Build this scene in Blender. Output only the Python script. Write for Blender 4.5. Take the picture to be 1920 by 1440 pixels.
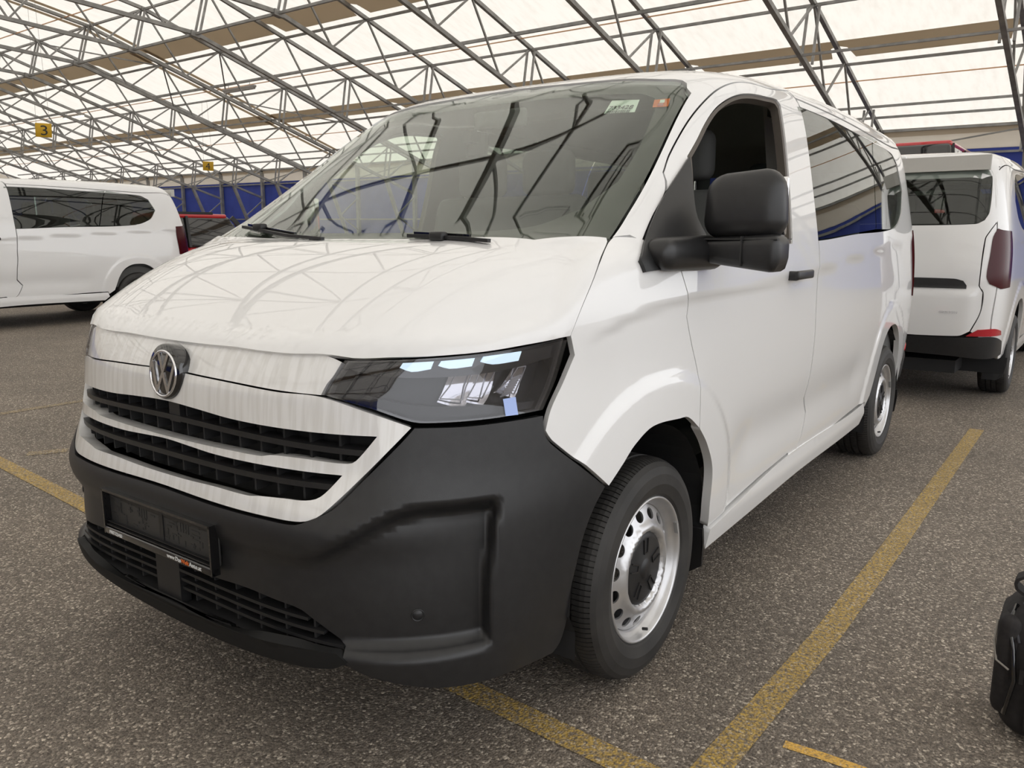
import bpy, bmesh, math, random
import numpy as np
from mathutils import Vector, Matrix, Euler
from mathutils.geometry import delaunay_2d_cdt

random.seed(4)
rng = np.random.default_rng(4)
SC = bpy.context.scene
COL = SC.collection
for o in list(bpy.data.objects):
    bpy.data.objects.remove(o)

# ------------------------------------------------------------------ camera
yaw, pitch, roll = 0.6343, 0.1834, -0.0004
fwd = Vector((-math.sin(yaw) * math.cos(pitch), math.cos(yaw) * math.cos(pitch), -math.sin(pitch)))
rgt = Vector((math.cos(yaw), math.sin(yaw), 0))
upv = rgt.cross(fwd)
rgt, upv = rgt * math.cos(roll) + upv * math.sin(roll), upv * math.cos(roll) - rgt * math.sin(roll)
cd = bpy.data.cameras.new('camera')
cam = bpy.data.objects.new('camera', cd)
cam.matrix_world = Matrix(((rgt.x, upv.x, -fwd.x, 1.9791), (rgt.y, upv.y, -fwd.y, -1.0942), (rgt.z, upv.z, -fwd.z, 1.3309), (0, 0, 0, 1)))
cd.sensor_width = 36.0
cd.lens = 1507.3 / 1920 * 36
cd.clip_start = 0.02
cd.clip_end = 400
COL.objects.link(cam)
SC.camera = cam

# ------------------------------------------------------------------ light: an overcast sky shining through the white roof fabric
WORLD = bpy.data.worlds.new('overcast_sky')
SC.world = WORLD
WORLD.use_nodes = True
bg = WORLD.node_tree.nodes['Background']
bg.inputs['Color'].default_value = (0.97, 0.98, 1.0, 1)
bg.inputs['Strength'].default_value = 1.9
SC.view_settings.view_transform = 'Standard'
SC.view_settings.look = 'None'
SC.view_settings.gamma = 1.0
SC.view_settings.use_curve_mapping = False
SC.view_settings.exposure = 0.15
SC.cycles.max_bounces = 10
SC.cycles.diffuse_bounces = 4
SC.cycles.glossy_bounces = 4
SC.cycles.transparent_max_bounces = 24
SC.cycles.caustics_reflective = False
SC.cycles.caustics_refractive = False
SC.cycles.sample_clamp_indirect = 6.0

# ------------------------------------------------------------------ materials
def mat(name, col=(0.5, 0.5, 0.5), rough=0.5, metal=0.0, coat=0.0, spec=0.5, emit=None, es=1.0):
    m = bpy.data.materials.new(name)
    m.use_nodes = True
    b = m.node_tree.nodes['Principled BSDF']
    b.inputs['Base Color'].default_value = (*col, 1)
    b.inputs['Roughness'].default_value = rough
    b.inputs['Metallic'].default_value = metal
    b.inputs['Coat Weight'].default_value = coat
    b.inputs['Coat Roughness'].default_value = 0.02
    b.inputs['Specular IOR Level'].default_value = spec
    if emit:
        b.inputs['Emission Color'].default_value = (*emit, 1)
        b.inputs['Emission Strength'].default_value = es
    return m

def nodes(m):
    return m.node_tree.nodes, m.node_tree.links, m.node_tree.nodes['Principled BSDF']

def noise_col(m, c1, c2, scale=8.0, detail=4.0, lo=0.35, hi=0.65, bump=0.0, bscale=None, coords='Object'):
    n, l, b = nodes(m)
    tc = n.new('ShaderNodeTexCoord')
    t = n.new('ShaderNodeTexNoise')
    t.inputs['Scale'].default_value = scale
    t.inputs['Detail'].default_value = detail
    l.new(tc.outputs[coords], t.inputs['Vector'])
    r = n.new('ShaderNodeValToRGB')
    r.color_ramp.elements[0].position = lo
    r.color_ramp.elements[0].color = (*c1, 1)
    r.color_ramp.elements[1].position = hi
    r.color_ramp.elements[1].color = (*c2, 1)
    l.new(t.outputs['Fac'], r.inputs['Fac'])
    l.new(r.outputs['Color'], b.inputs['Base Color'])
    if bump:
        t2 = n.new('ShaderNodeTexNoise')
        t2.inputs['Scale'].default_value = bscale or scale
        t2.inputs['Detail'].default_value = 6
        l.new(tc.outputs[coords], t2.inputs['Vector'])
        bp = n.new('ShaderNodeBump')
        bp.inputs['Strength'].default_value = bump
        bp.inputs['Distance'].default_value = 0.002
        l.new(t2.outputs['Fac'], bp.inputs['Height'])
        l.new(bp.outputs['Normal'], b.inputs['Normal'])
    return m

def glass_mat(name, tint, ior=1.5, rough=0.0, gloss=1.0):
    m = bpy.data.materials.new(name)
    m.use_nodes = True
    n, l = m.node_tree.nodes, m.node_tree.links
    n.clear()
    out = n.new('ShaderNodeOutputMaterial')
    mix = n.new('ShaderNodeMixShader')
    tr = n.new('ShaderNodeBsdfTransparent')
    tr.inputs['Color'].default_value = (*tint, 1)
    gl = n.new('ShaderNodeBsdfGlossy')
    gl.inputs['Roughness'].default_value = rough
    gl.inputs['Color'].default_value = (gloss, gloss, gloss, 1)
    fr = n.new('ShaderNodeFresnel')
    ge = n.new('ShaderNodeNewGeometry')
    mr = n.new('ShaderNodeMapRange')
    mr.inputs['To Min'].default_value = ior
    mr.inputs['To Max'].default_value = 1 / ior
    l.new(ge.outputs['Backfacing'], mr.inputs['Value'])
    l.new(mr.outputs['Result'], fr.inputs['IOR'])
    l.new(fr.outputs['Fac'], mix.inputs['Fac'])
    l.new(tr.outputs['BSDF'], mix.inputs[1])
    l.new(gl.outputs['BSDF'], mix.inputs[2])
    l.new(mix.outputs['Shader'], out.inputs['Surface'])
    return m

def fabric_mat(name, trans, refl, c_var=None, scale=0.6, fac=0.5, streak=1.0):
    """woven sheet that scatters daylight through itself"""
    m = bpy.data.materials.new(name)
    m.use_nodes = True
    n, l = m.node_tree.nodes, m.node_tree.links
    n.clear()
    out = n.new('ShaderNodeOutputMaterial')
    mix = n.new('ShaderNodeMixShader')
    mix.inputs['Fac'].default_value = fac
    df = n.new('ShaderNodeBsdfDiffuse')
    tl = n.new('ShaderNodeBsdfTranslucent')
    df.inputs['Color'].default_value = (*refl, 1)
    tl.inputs['Color'].default_value = (*trans, 1)
    if c_var:
        tc = n.new('ShaderNodeTexCoord')
        mp = n.new('ShaderNodeMapping')
        mp.inputs['Scale'].default_value = (streak, 1.0, 1.0)
        t = n.new('ShaderNodeTexNoise')
        t.inputs['Scale'].default_value = scale
        t.inputs['Detail'].default_value = 5
        t.inputs['Roughness'].default_value = 0.6
        r = n.new('ShaderNodeValToRGB')
        r.color_ramp.elements[0].position = 0.32
        r.color_ramp.elements[0].color = (*c_var, 1)
        r.color_ramp.elements[1].position = 0.55
        r.color_ramp.elements[1].color = (*trans, 1)
        l.new(tc.outputs['Object'], mp.inputs['Vector'])
        l.new(mp.outputs['Vector'], t.inputs['Vector'])
        l.new(t.outputs['Fac'], r.inputs['Fac'])
        l.new(r.outputs['Color'], tl.inputs['Color'])
    l.new(df.outputs['BSDF'], mix.inputs[1])
    l.new(tl.outputs['BSDF'], mix.inputs[2])
    l.new(mix.outputs['Shader'], out.inputs['Surface'])
    return m

M = {}
M['paint'] = mat('white_paint', (0.82, 0.82, 0.82), 0.35, coat=1.0)
M['paint_nose'] = mat('white_paint_streaked', (0.8, 0.795, 0.78), 0.3, coat=1.0)
def streaked():
    m = M['paint_nose']
    n, l, b = nodes(m)
    tc = n.new('ShaderNodeTexCoord'); mp = n.new('ShaderNodeMapping'); t = n.new('ShaderNodeTexNoise'); r = n.new('ShaderNodeValToRGB')
    mp.inputs['Scale'].default_value = (1.0, 0.3, 0.06)
    t.inputs['Scale'].default_value = 55; t.inputs['Detail'].default_value = 3
    r.color_ramp.elements[0].position = 0.40; r.color_ramp.elements[0].color = (0.73, 0.72, 0.70, 1)
    r.color_ramp.elements[1].position = 0.56; r.color_ramp.elements[1].color = (0.82, 0.815, 0.805, 1)
    l.new(tc.outputs['Object'], mp.inputs['Vector']); l.new(mp.outputs['Vector'], t.inputs['Vector'])
    l.new(t.outputs['Fac'], r.inputs['Fac']); l.new(r.outputs['Color'], b.inputs['Base Color'])
streaked()
M['trim'] = mat('dark_trim', (0.012, 0.012, 0.013), 0.75)
M['plastic'] = noise_col(mat('black_grained_plastic', rough=0.37), (0.014, 0.014, 0.015), (0.018, 0.018, 0.019), 40, bump=0.10, bscale=900)
M['lip'] = mat('matt_black_plastic', (0.012, 0.012, 0.012), 0.7, spec=0.25)
M['plastic_dark'] = mat('black_plastic', (0.012, 0.012, 0.013), 0.45)
M['tray'] = mat('dark_grey_plastic', (0.038, 0.037, 0.036), 0.45)
M['gloss_black'] = mat('gloss_black', (0.006, 0.006, 0.007), 0.08, coat=1.0)
M['rubber'] = noise_col(mat('tyre_rubber', rough=0.62), (0.016, 0.015, 0.0145), (0.030, 0.028, 0.026), 9, bump=0.1, bscale=300)
M['seal'] = mat('window_seal', (0.09, 0.075, 0.062), 0.55)
M['steel'] = noise_col(mat('silver_wheel_steel', rough=0.34, metal=0.75), (0.56, 0.56, 0.57), (0.64, 0.64, 0.65), 14)
M['chrome'] = mat('chrome', (0.82, 0.82, 0.84), 0.08, metal=1.0)
M['cabin'] = mat('cabin_fabric', (0.085, 0.085, 0.083), 0.85)
M['headliner'] = mat('headliner_grey', (0.52, 0.51, 0.48), 0.9)
M['glass'] = glass_mat('clear_windscreen_glass', (0.90, 0.94, 0.90), 1.36)
M['privacy'] = glass_mat('tinted_side_glass', (0.50, 0.54, 0.51), 1.6)
M['lens'] = glass_mat('headlight_lens', (0.82, 0.82, 0.84), 1.5)
M['frit'] = mat('black_frit', (0.05, 0.047, 0.043), 0.6)
M['drl'] = mat('daylight_led', (0.9, 0.95, 1), 0.3, emit=(0.62, 0.86, 1.0), es=1.0)
M['lamp_in'] = mat('lamp_housing', (0.02, 0.02, 0.022), 0.3)
M['white_print'] = mat('white_print', (0.78, 0.78, 0.77), 0.5)
M['black_print'] = mat('black_print', (0.03, 0.03, 0.03), 0.5)
M['orange_print'] = mat('orange_print', (0.75, 0.16, 0.03), 0.5)
M['label'] = mat('label_paper', (0.78, 0.85, 0.78), 0.6)
M['sticker_blue'] = mat('pale_blue_sticker', (0.42, 0.55, 0.95), 0.5)
M['red_lamp'] = mat('dark_red_lamp', (0.055, 0.003, 0.005), 0.16, spec=0.3)
M['red_refl'] = mat('red_reflector', (0.45, 0.008, 0.02), 0.15, coat=1.0)
M['galv'] = noise_col(mat('galvanised_steel', rough=0.5, metal=0.3), (0.27, 0.27, 0.26), (0.38, 0.375, 0.365), 3)
M['blue'] = noise_col(mat('blue_tarpaulin', rough=0.55), (0.030, 0.058, 0.36), (0.040, 0.074, 0.43), 1.2)
M['roof'] = fabric_mat('white_roof_fabric', (0.88, 0.83, 0.745), (0.78, 0.76, 0.72), (0.80, 0.745, 0.66), 1.3, 0.55, 4.0)
M['band'] = fabric_mat('tan_roof_band', (0.74, 0.655, 0.54), (0.40, 0.36, 0.31), None, 1, 0.55)
M['wallfab'] = fabric_mat('beige_wall_fabric', (0.52, 0.46, 0.385), (0.62, 0.58, 0.5), (0.47, 0.41, 0.33), 0.5, 0.45)
M['rope'] = mat('orange_rope', (0.78, 0.46, 0.26), 0.7)
M['sign'] = mat('yellow_sign', (0.70, 0.42, 0.02), 0.55)
M['tube'] = mat('lamp_body_grey', (0.48, 0.46, 0.44), 0.5)
M['tube_on'] = mat('lit_tube', (0.9, 0.9, 0.85), 0.4, emit=(1, 0.97, 0.82), es=1.6)
M['red_paint'] = mat('red_car_paint', (0.50, 0.012, 0.018), 0.3, coat=1.0)
M['grey_paint'] = mat('grey_car_paint', (0.10, 0.10, 0.11), 0.3, coat=1.0)
M['bag'] = noise_col(mat('black_nylon', rough=0.8), (0.012, 0.0105, 0.011), (0.022, 0.019, 0.019), 60, bump=0.2, bscale=700)
M['bag_grey'] = mat('grey_piping', (0.30, 0.28, 0.25), 0.6)
M['bag_mesh'] = mat('grey_lining', (0.06, 0.06, 0.07), 0.8)

def asphalt():
    m = mat('asphalt', rough=0.78)
    n, l, b = nodes(m)
    tc = n.new('ShaderNodeTexCoord')
    v = n.new('ShaderNodeTexVoronoi'); v.inputs['Scale'].default_value = 135
    v2 = n.new('ShaderNodeTexVoronoi'); v2.inputs['Scale'].default_value = 300
    nz = n.new('ShaderNodeTexNoise'); nz.inputs['Scale'].default_value = 1.1; nz.inputs['Detail'].default_value = 6
    for t in (v, v2, nz):
        l.new(tc.outputs['Object'], t.inputs['Vector'])
    sep = n.new('ShaderNodeSeparateColor'); l.new(v.outputs['Color'], sep.inputs['Color'])
    r = n.new('ShaderNodeValToRGB')
    e = r.color_ramp.elements
    e[0].position = 0.0; e[0].color = (0.12, 0.10, 0.082, 1)
    e[1].position = 1.0; e[1].color = (0.60, 0.54, 0.46, 1)
    for pos, c in ((0.45, (0.175, 0.15, 0.124)), (0.80, (0.24, 0.208, 0.174)), (0.92, (0.40, 0.35, 0.29))):
        q = e.new(pos); q.color = (*c, 1)
    l.new(sep.outputs['Red'], r.inputs['Fac'])
    sep2 = n.new('ShaderNodeSeparateColor'); l.new(v2.outputs['Color'], sep2.inputs['Color'])
    r2 = n.new('ShaderNodeValToRGB')
    r2.color_ramp.elements[0].color = (0.55, 0.55, 0.55, 1); r2.color_ramp.elements[1].color = (1.35, 1.33, 1.3, 1)
    l.new(sep2.outputs['Green'], r2.inputs['Fac'])
    mx = n.new('ShaderNodeMix'); mx.data_type = 'RGBA'; mx.blend_type = 'MULTIPLY'; mx.inputs['Factor'].default_value = 1
    l.new(r.outputs['Color'], mx.inputs['A']); l.new(r2.outputs['Color'], mx.inputs['B'])
    r3 = n.new('ShaderNodeValToRGB')
    r3.color_ramp.elements[0].position = 0.3; r3.color_ramp.elements[0].color = (0.82, 0.82, 0.82, 1)
    r3.color_ramp.elements[1].position = 0.7; r3.color_ramp.elements[1].color = (1.12, 1.11, 1.1, 1)
    l.new(nz.outputs['Fac'], r3.inputs['Fac'])
    mx2 = n.new('ShaderNodeMix'); mx2.data_type = 'RGBA'; mx2.blend_type = 'MULTIPLY'; mx2.inputs['Factor'].default_value = 1
    l.new(mx.outputs['Result'], mx2.inputs['A']); l.new(r3.outputs['Color'], mx2.inputs['B'])
    l.new(mx2.outputs['Result'], b.inputs['Base Color'])
    bp = n.new('ShaderNodeBump'); bp.inputs['Strength'].default_value = 0.75; bp.inputs['Distance'].default_value = 0.004; bp.invert = True
    l.new(v.outputs['Distance'], bp.inputs['Height'])
    l.new(bp.outputs['Normal'], b.inputs['Normal'])
    return m, mx2, bp
M['asphalt'], _a, _b = asphalt()

def worn_yellow(name, col, lo, hi):
    m, mx, bp = asphalt()
    m.name = name
    n, l, b = nodes(m)
    tc = n.new('ShaderNodeTexCoord')
    t = n.new('ShaderNodeTexNoise'); t.inputs['Scale'].default_value = 90; t.inputs['Detail'].default_value = 5; t.inputs['Roughness'].default_value = 0.7
    l.new(tc.outputs['Object'], t.inputs['Vector'])
    r = n.new('ShaderNodeValToRGB'); r.color_ramp.elements[0].position = lo; r.color_ramp.elements[1].position = hi
    l.new(t.outputs['Fac'], r.inputs['Fac'])
    mx2 = n.new('ShaderNodeMix'); mx2.data_type = 'RGBA'
    l.new(r.outputs['Color'], mx2.inputs['Factor'])
    l.new(mx.outputs['Result'], mx2.inputs['A'])
    mx2.inputs['B'].default_value = (*col, 1)
    l.new(mx2.outputs['Result'], b.inputs['Base Color'])
    return m
M['yellow'] = worn_yellow('worn_yellow_paint', (0.56, 0.37, 0.075), 0.40, 0.64)
M['yellow_faint'] = worn_yellow('faint_yellow_paint', (0.50, 0.36, 0.12), 0.47, 0.70)
M['yellow_new'] = worn_yellow('bright_yellow_paint', (0.70, 0.42, 0.09), 0.32, 0.52)

# ------------------------------------------------------------------ object helpers
def link(name, me, m=None, parent=None):
    o = bpy.data.objects.new(name, me)
    COL.objects.link(o)
    if m is not None and me is not None:
        for k in (m if isinstance(m, (list, tuple)) else [m]):
            me.materials.append(M[k] if isinstance(k, str) else k)
    if parent is not None:
        o.parent = parent
    return o

def tag(o, label=None, cat=None, group=None, kind=None):
    if label: o['label'] = label
    if cat: o['category'] = cat
    if group: o['group'] = group
    if kind: o['kind'] = kind
    return o

def empty(name, loc=(0, 0, 0), parent=None):
    o = bpy.data.objects.new(name, None)
    o.empty_display_size = 0.2
    COL.objects.link(o)
    o.location = loc
    if parent is not None: o.parent = parent
    return o

def pydata(name, v, f, m=None, parent=None, smooth=False):
    me = bpy.data.meshes.new(name)
    me.from_pydata([tuple(map(float, q)) for q in v], [], [tuple(map(int, q)) for q in f])
    if smooth: me.shade_smooth()
    return link(name, me, m, parent)

def copy_tree(o, parent=None):
    c = o.copy(); COL.objects.link(c)
    if parent is not None: c.parent = parent
    for ch in list(o.children): copy_tree(ch, c)
    return c

class MB:
    """collects simple solids into one mesh"""
    def __init__(s): s.v, s.f = [], []
    def add(s, v, f):
        k = len(s.v); s.v += [tuple(q) for q in v]; s.f += [tuple(i + k for i in q) for q in f]; return s
    def box(s, c, d, mtx=None):
        x, y, z = (q / 2 for q in d)
        v = [Vector((a, b, e)) for a in (-x, x) for b in (-y, y) for e in (-z, z)]
        if mtx is not None: v = [mtx @ q for q in v]
        v = [q + Vector(c) for q in v]
        return s.add(v, [(0, 1, 3, 2), (4, 6, 7, 5), (0, 4, 5, 1), (2, 3, 7, 6), (0, 2, 6, 4), (1, 5, 7, 3)])
    def bar(s, a, b, w, h=None, up=(0, 0, 1)):
        """square bar from a to b"""
        a, b = Vector(a), Vector(b); d = (b - a).normalized(); h = h or w
        u = Vector(up)
        if abs(d.dot(u)) > 0.98: u = Vector((0, 1, 0))
        r = d.cross(u).normalized(); t = r.cross(d)
        v = [p + r * (i * w / 2) + t * (j * h / 2) for p in (a, b) for i, j in ((-1, -1), (1, -1), (1, 1), (-1, 1))]
        return s.add(v, [(3, 2, 1, 0), (4, 5, 6, 7), (0, 1, 5, 4), (1, 2, 6, 5), (2, 3, 7, 6), (3, 0, 4, 7)])
    def tube(s, pts, r, n=8, cap=True):
        pts = [Vector(p) for p in pts]; k0 = len(s.v); N = None
        rr = r if isinstance(r, (list, tuple)) else [r] * len(pts)
        for i, p in enumerate(pts):
            d = (pts[min(i + 1, len(pts) - 1)] - pts[max(i - 1, 0)]).normalized()
            if N is None: N = d.orthogonal().normalized()
            N = (N - d * N.dot(d)).normalized(); B = d.cross(N)
            s.v += [tuple(p + (N * math.cos(2 * math.pi * j / n) + B * math.sin(2 * math.pi * j / n)) * rr[i]) for j in range(n)]
        for i in range(len(pts) - 1):
            for j in range(n):
                a, b = k0 + i * n + j, k0 + i * n + (j + 1) % n
                s.f.append((a, b, b + n, a + n))
        if cap:
            s.f.append(tuple(k0 + j for j in range(n))[::-1]); e = k0 + (len(pts) - 1) * n; s.f.append(tuple(e + j for j in range(n)))
        return s
    def build(s, name, m, parent=None, smooth=False):
        return pydata(name, s.v, s.f, m, parent, smooth)

def rbox(name, c, d, m, parent=None, bev=0.02, seg=3, rot=None, taper=None):
    """rounded box; taper(v) may move each vertex before placing"""
    bm = bmesh.new()
    bmesh.ops.create_cube(bm, size=1)
    for v in bm.verts: v.co = Vector((v.co.x * d[0], v.co.y * d[1], v.co.z * d[2]))
    bmesh.ops.bevel(bm, geom=bm.edges[:] , offset=bev, segments=seg, affect='EDGES', profile=0.5)
    for v in bm.verts:
        q = v.co.copy()
        if taper: q = Vector(taper(q))
        if rot is not None: q = rot @ q
        v.co = q + Vector(c)
    me = bpy.data.meshes.new(name); bm.to_mesh(me); bm.free(); me.shade_smooth()
    return link(name, me, m, parent)

def lathe_x(prof, n=96, c=(0, 0, 0), close=False):
    """profile [(radius, x)] spun about the x axis"""
    v, f = [], []
    for i in range(n):
        a = 2 * math.pi * i / n
        for r, x in prof: v.append((c[0] + x, c[1] + r * math.cos(a), c[2] + r * math.sin(a)))
    k = len(prof)
    for i in range(n):
        j = (i + 1) % n
        for q in range(k - 1): f.append((i * k + q, i * k + q + 1, j * k + q + 1, j * k + q))
    return v, f

def text_mesh(s, size, extrude=0.0006, spacing=1.0):
    cu = bpy.data.curves.new('lettering', 'FONT')
    cu.body = s; cu.size = size; cu.extrude = extrude; cu.space_character = spacing
    cu.align_x = 'LEFT'
    o = bpy.data.objects.new('lettering', cu); COL.objects.link(o)
    dg = bpy.context.evaluated_depsgraph_get(); dg.update()
    me = bpy.data.meshes.new_from_object(o.evaluated_get(dg))
    bpy.data.objects.remove(o); bpy.data.curves.remove(cu)
    return me

def place_text(name, s, size, origin, xdir, ydir, m, parent, width=None, spacing=1.0):
    me = text_mesh(s, size, spacing=spacing)
    xd = Vector(xdir).normalized(); nd = xd.cross(Vector(ydir)).normalized(); yd = nd.cross(xd)
    w = max(v.co.x for v in me.vertices) - min(v.co.x for v in me.vertices)
    k = (width / w) if width else 1.0
    for v in me.vertices: v.co = Vector(origin) + xd * v.co.x * k + yd * v.co.y + nd * v.co.z
    me.materials.clear()
    return link(name, me, m, parent), w * k

# ------------------------------------------------------------------ the van's body surface: smooth sections through measured knots (metres, van frame:
# x to the van's left, y rearwards from the nose, z up). Panels are cut from it along their shut lines.
ZF = [.18, .25, .35, .5, .65, .8, .95, 1.03, 1.07, 1.12, 1.2, 1.27, 1.31, 1.4, 1.55, 1.7, 1.82, 1.90, 1.95, 1.99]
ZW = [.2, .3, .45, .7, .95, 1.12, 1.2, 1.3, 1.5, 1.7, 1.85, 2.0]
YR = [1.4, 1.9, 2.5, 3.5, 4.5, 5.1]
ZB = [.3, .6, 1.0, 1.3, 1.7, 1.95]
ZN = [.5, .75, .95, 1.05, 1.15, 1.22, 1.28, 1.33, 1.6, 1.9]
KN = {
    'yf': [0.1122,0.054,0.0152,-0,0.0022,0.037,0.046,0.0803,0.1092,0.164,0.3357,0.5079,0.6589,0.8248,1.0622,1.2832,1.4629,1.5778,1.6484,1.9269],
    'W': [0.9286,0.9534,0.9753,0.9988,1.0057,1.0008,0.9961,0.9849,0.9514,0.9153,0.8851,0.8523],
    'zr': [1.9424,1.9597,1.9859,2.0039,1.9881,1.9537],
    'yb': [4.9751,5.0215,5.0387,5.0059,4.9044,4.7978],
    'n': [3.9216,3.5328,3.3625,3.6873,4.4584,5.4271,6.1793,6.4127,6.4138,6.387],
    'yc': [1.2973,1.4254,1.5739,1.6951,1.8675,2.0588,2.2503,2.3991,2.6235,2.9337],
    'misc': [0.029,0.0306,13.0274,9.5474],
}

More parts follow.
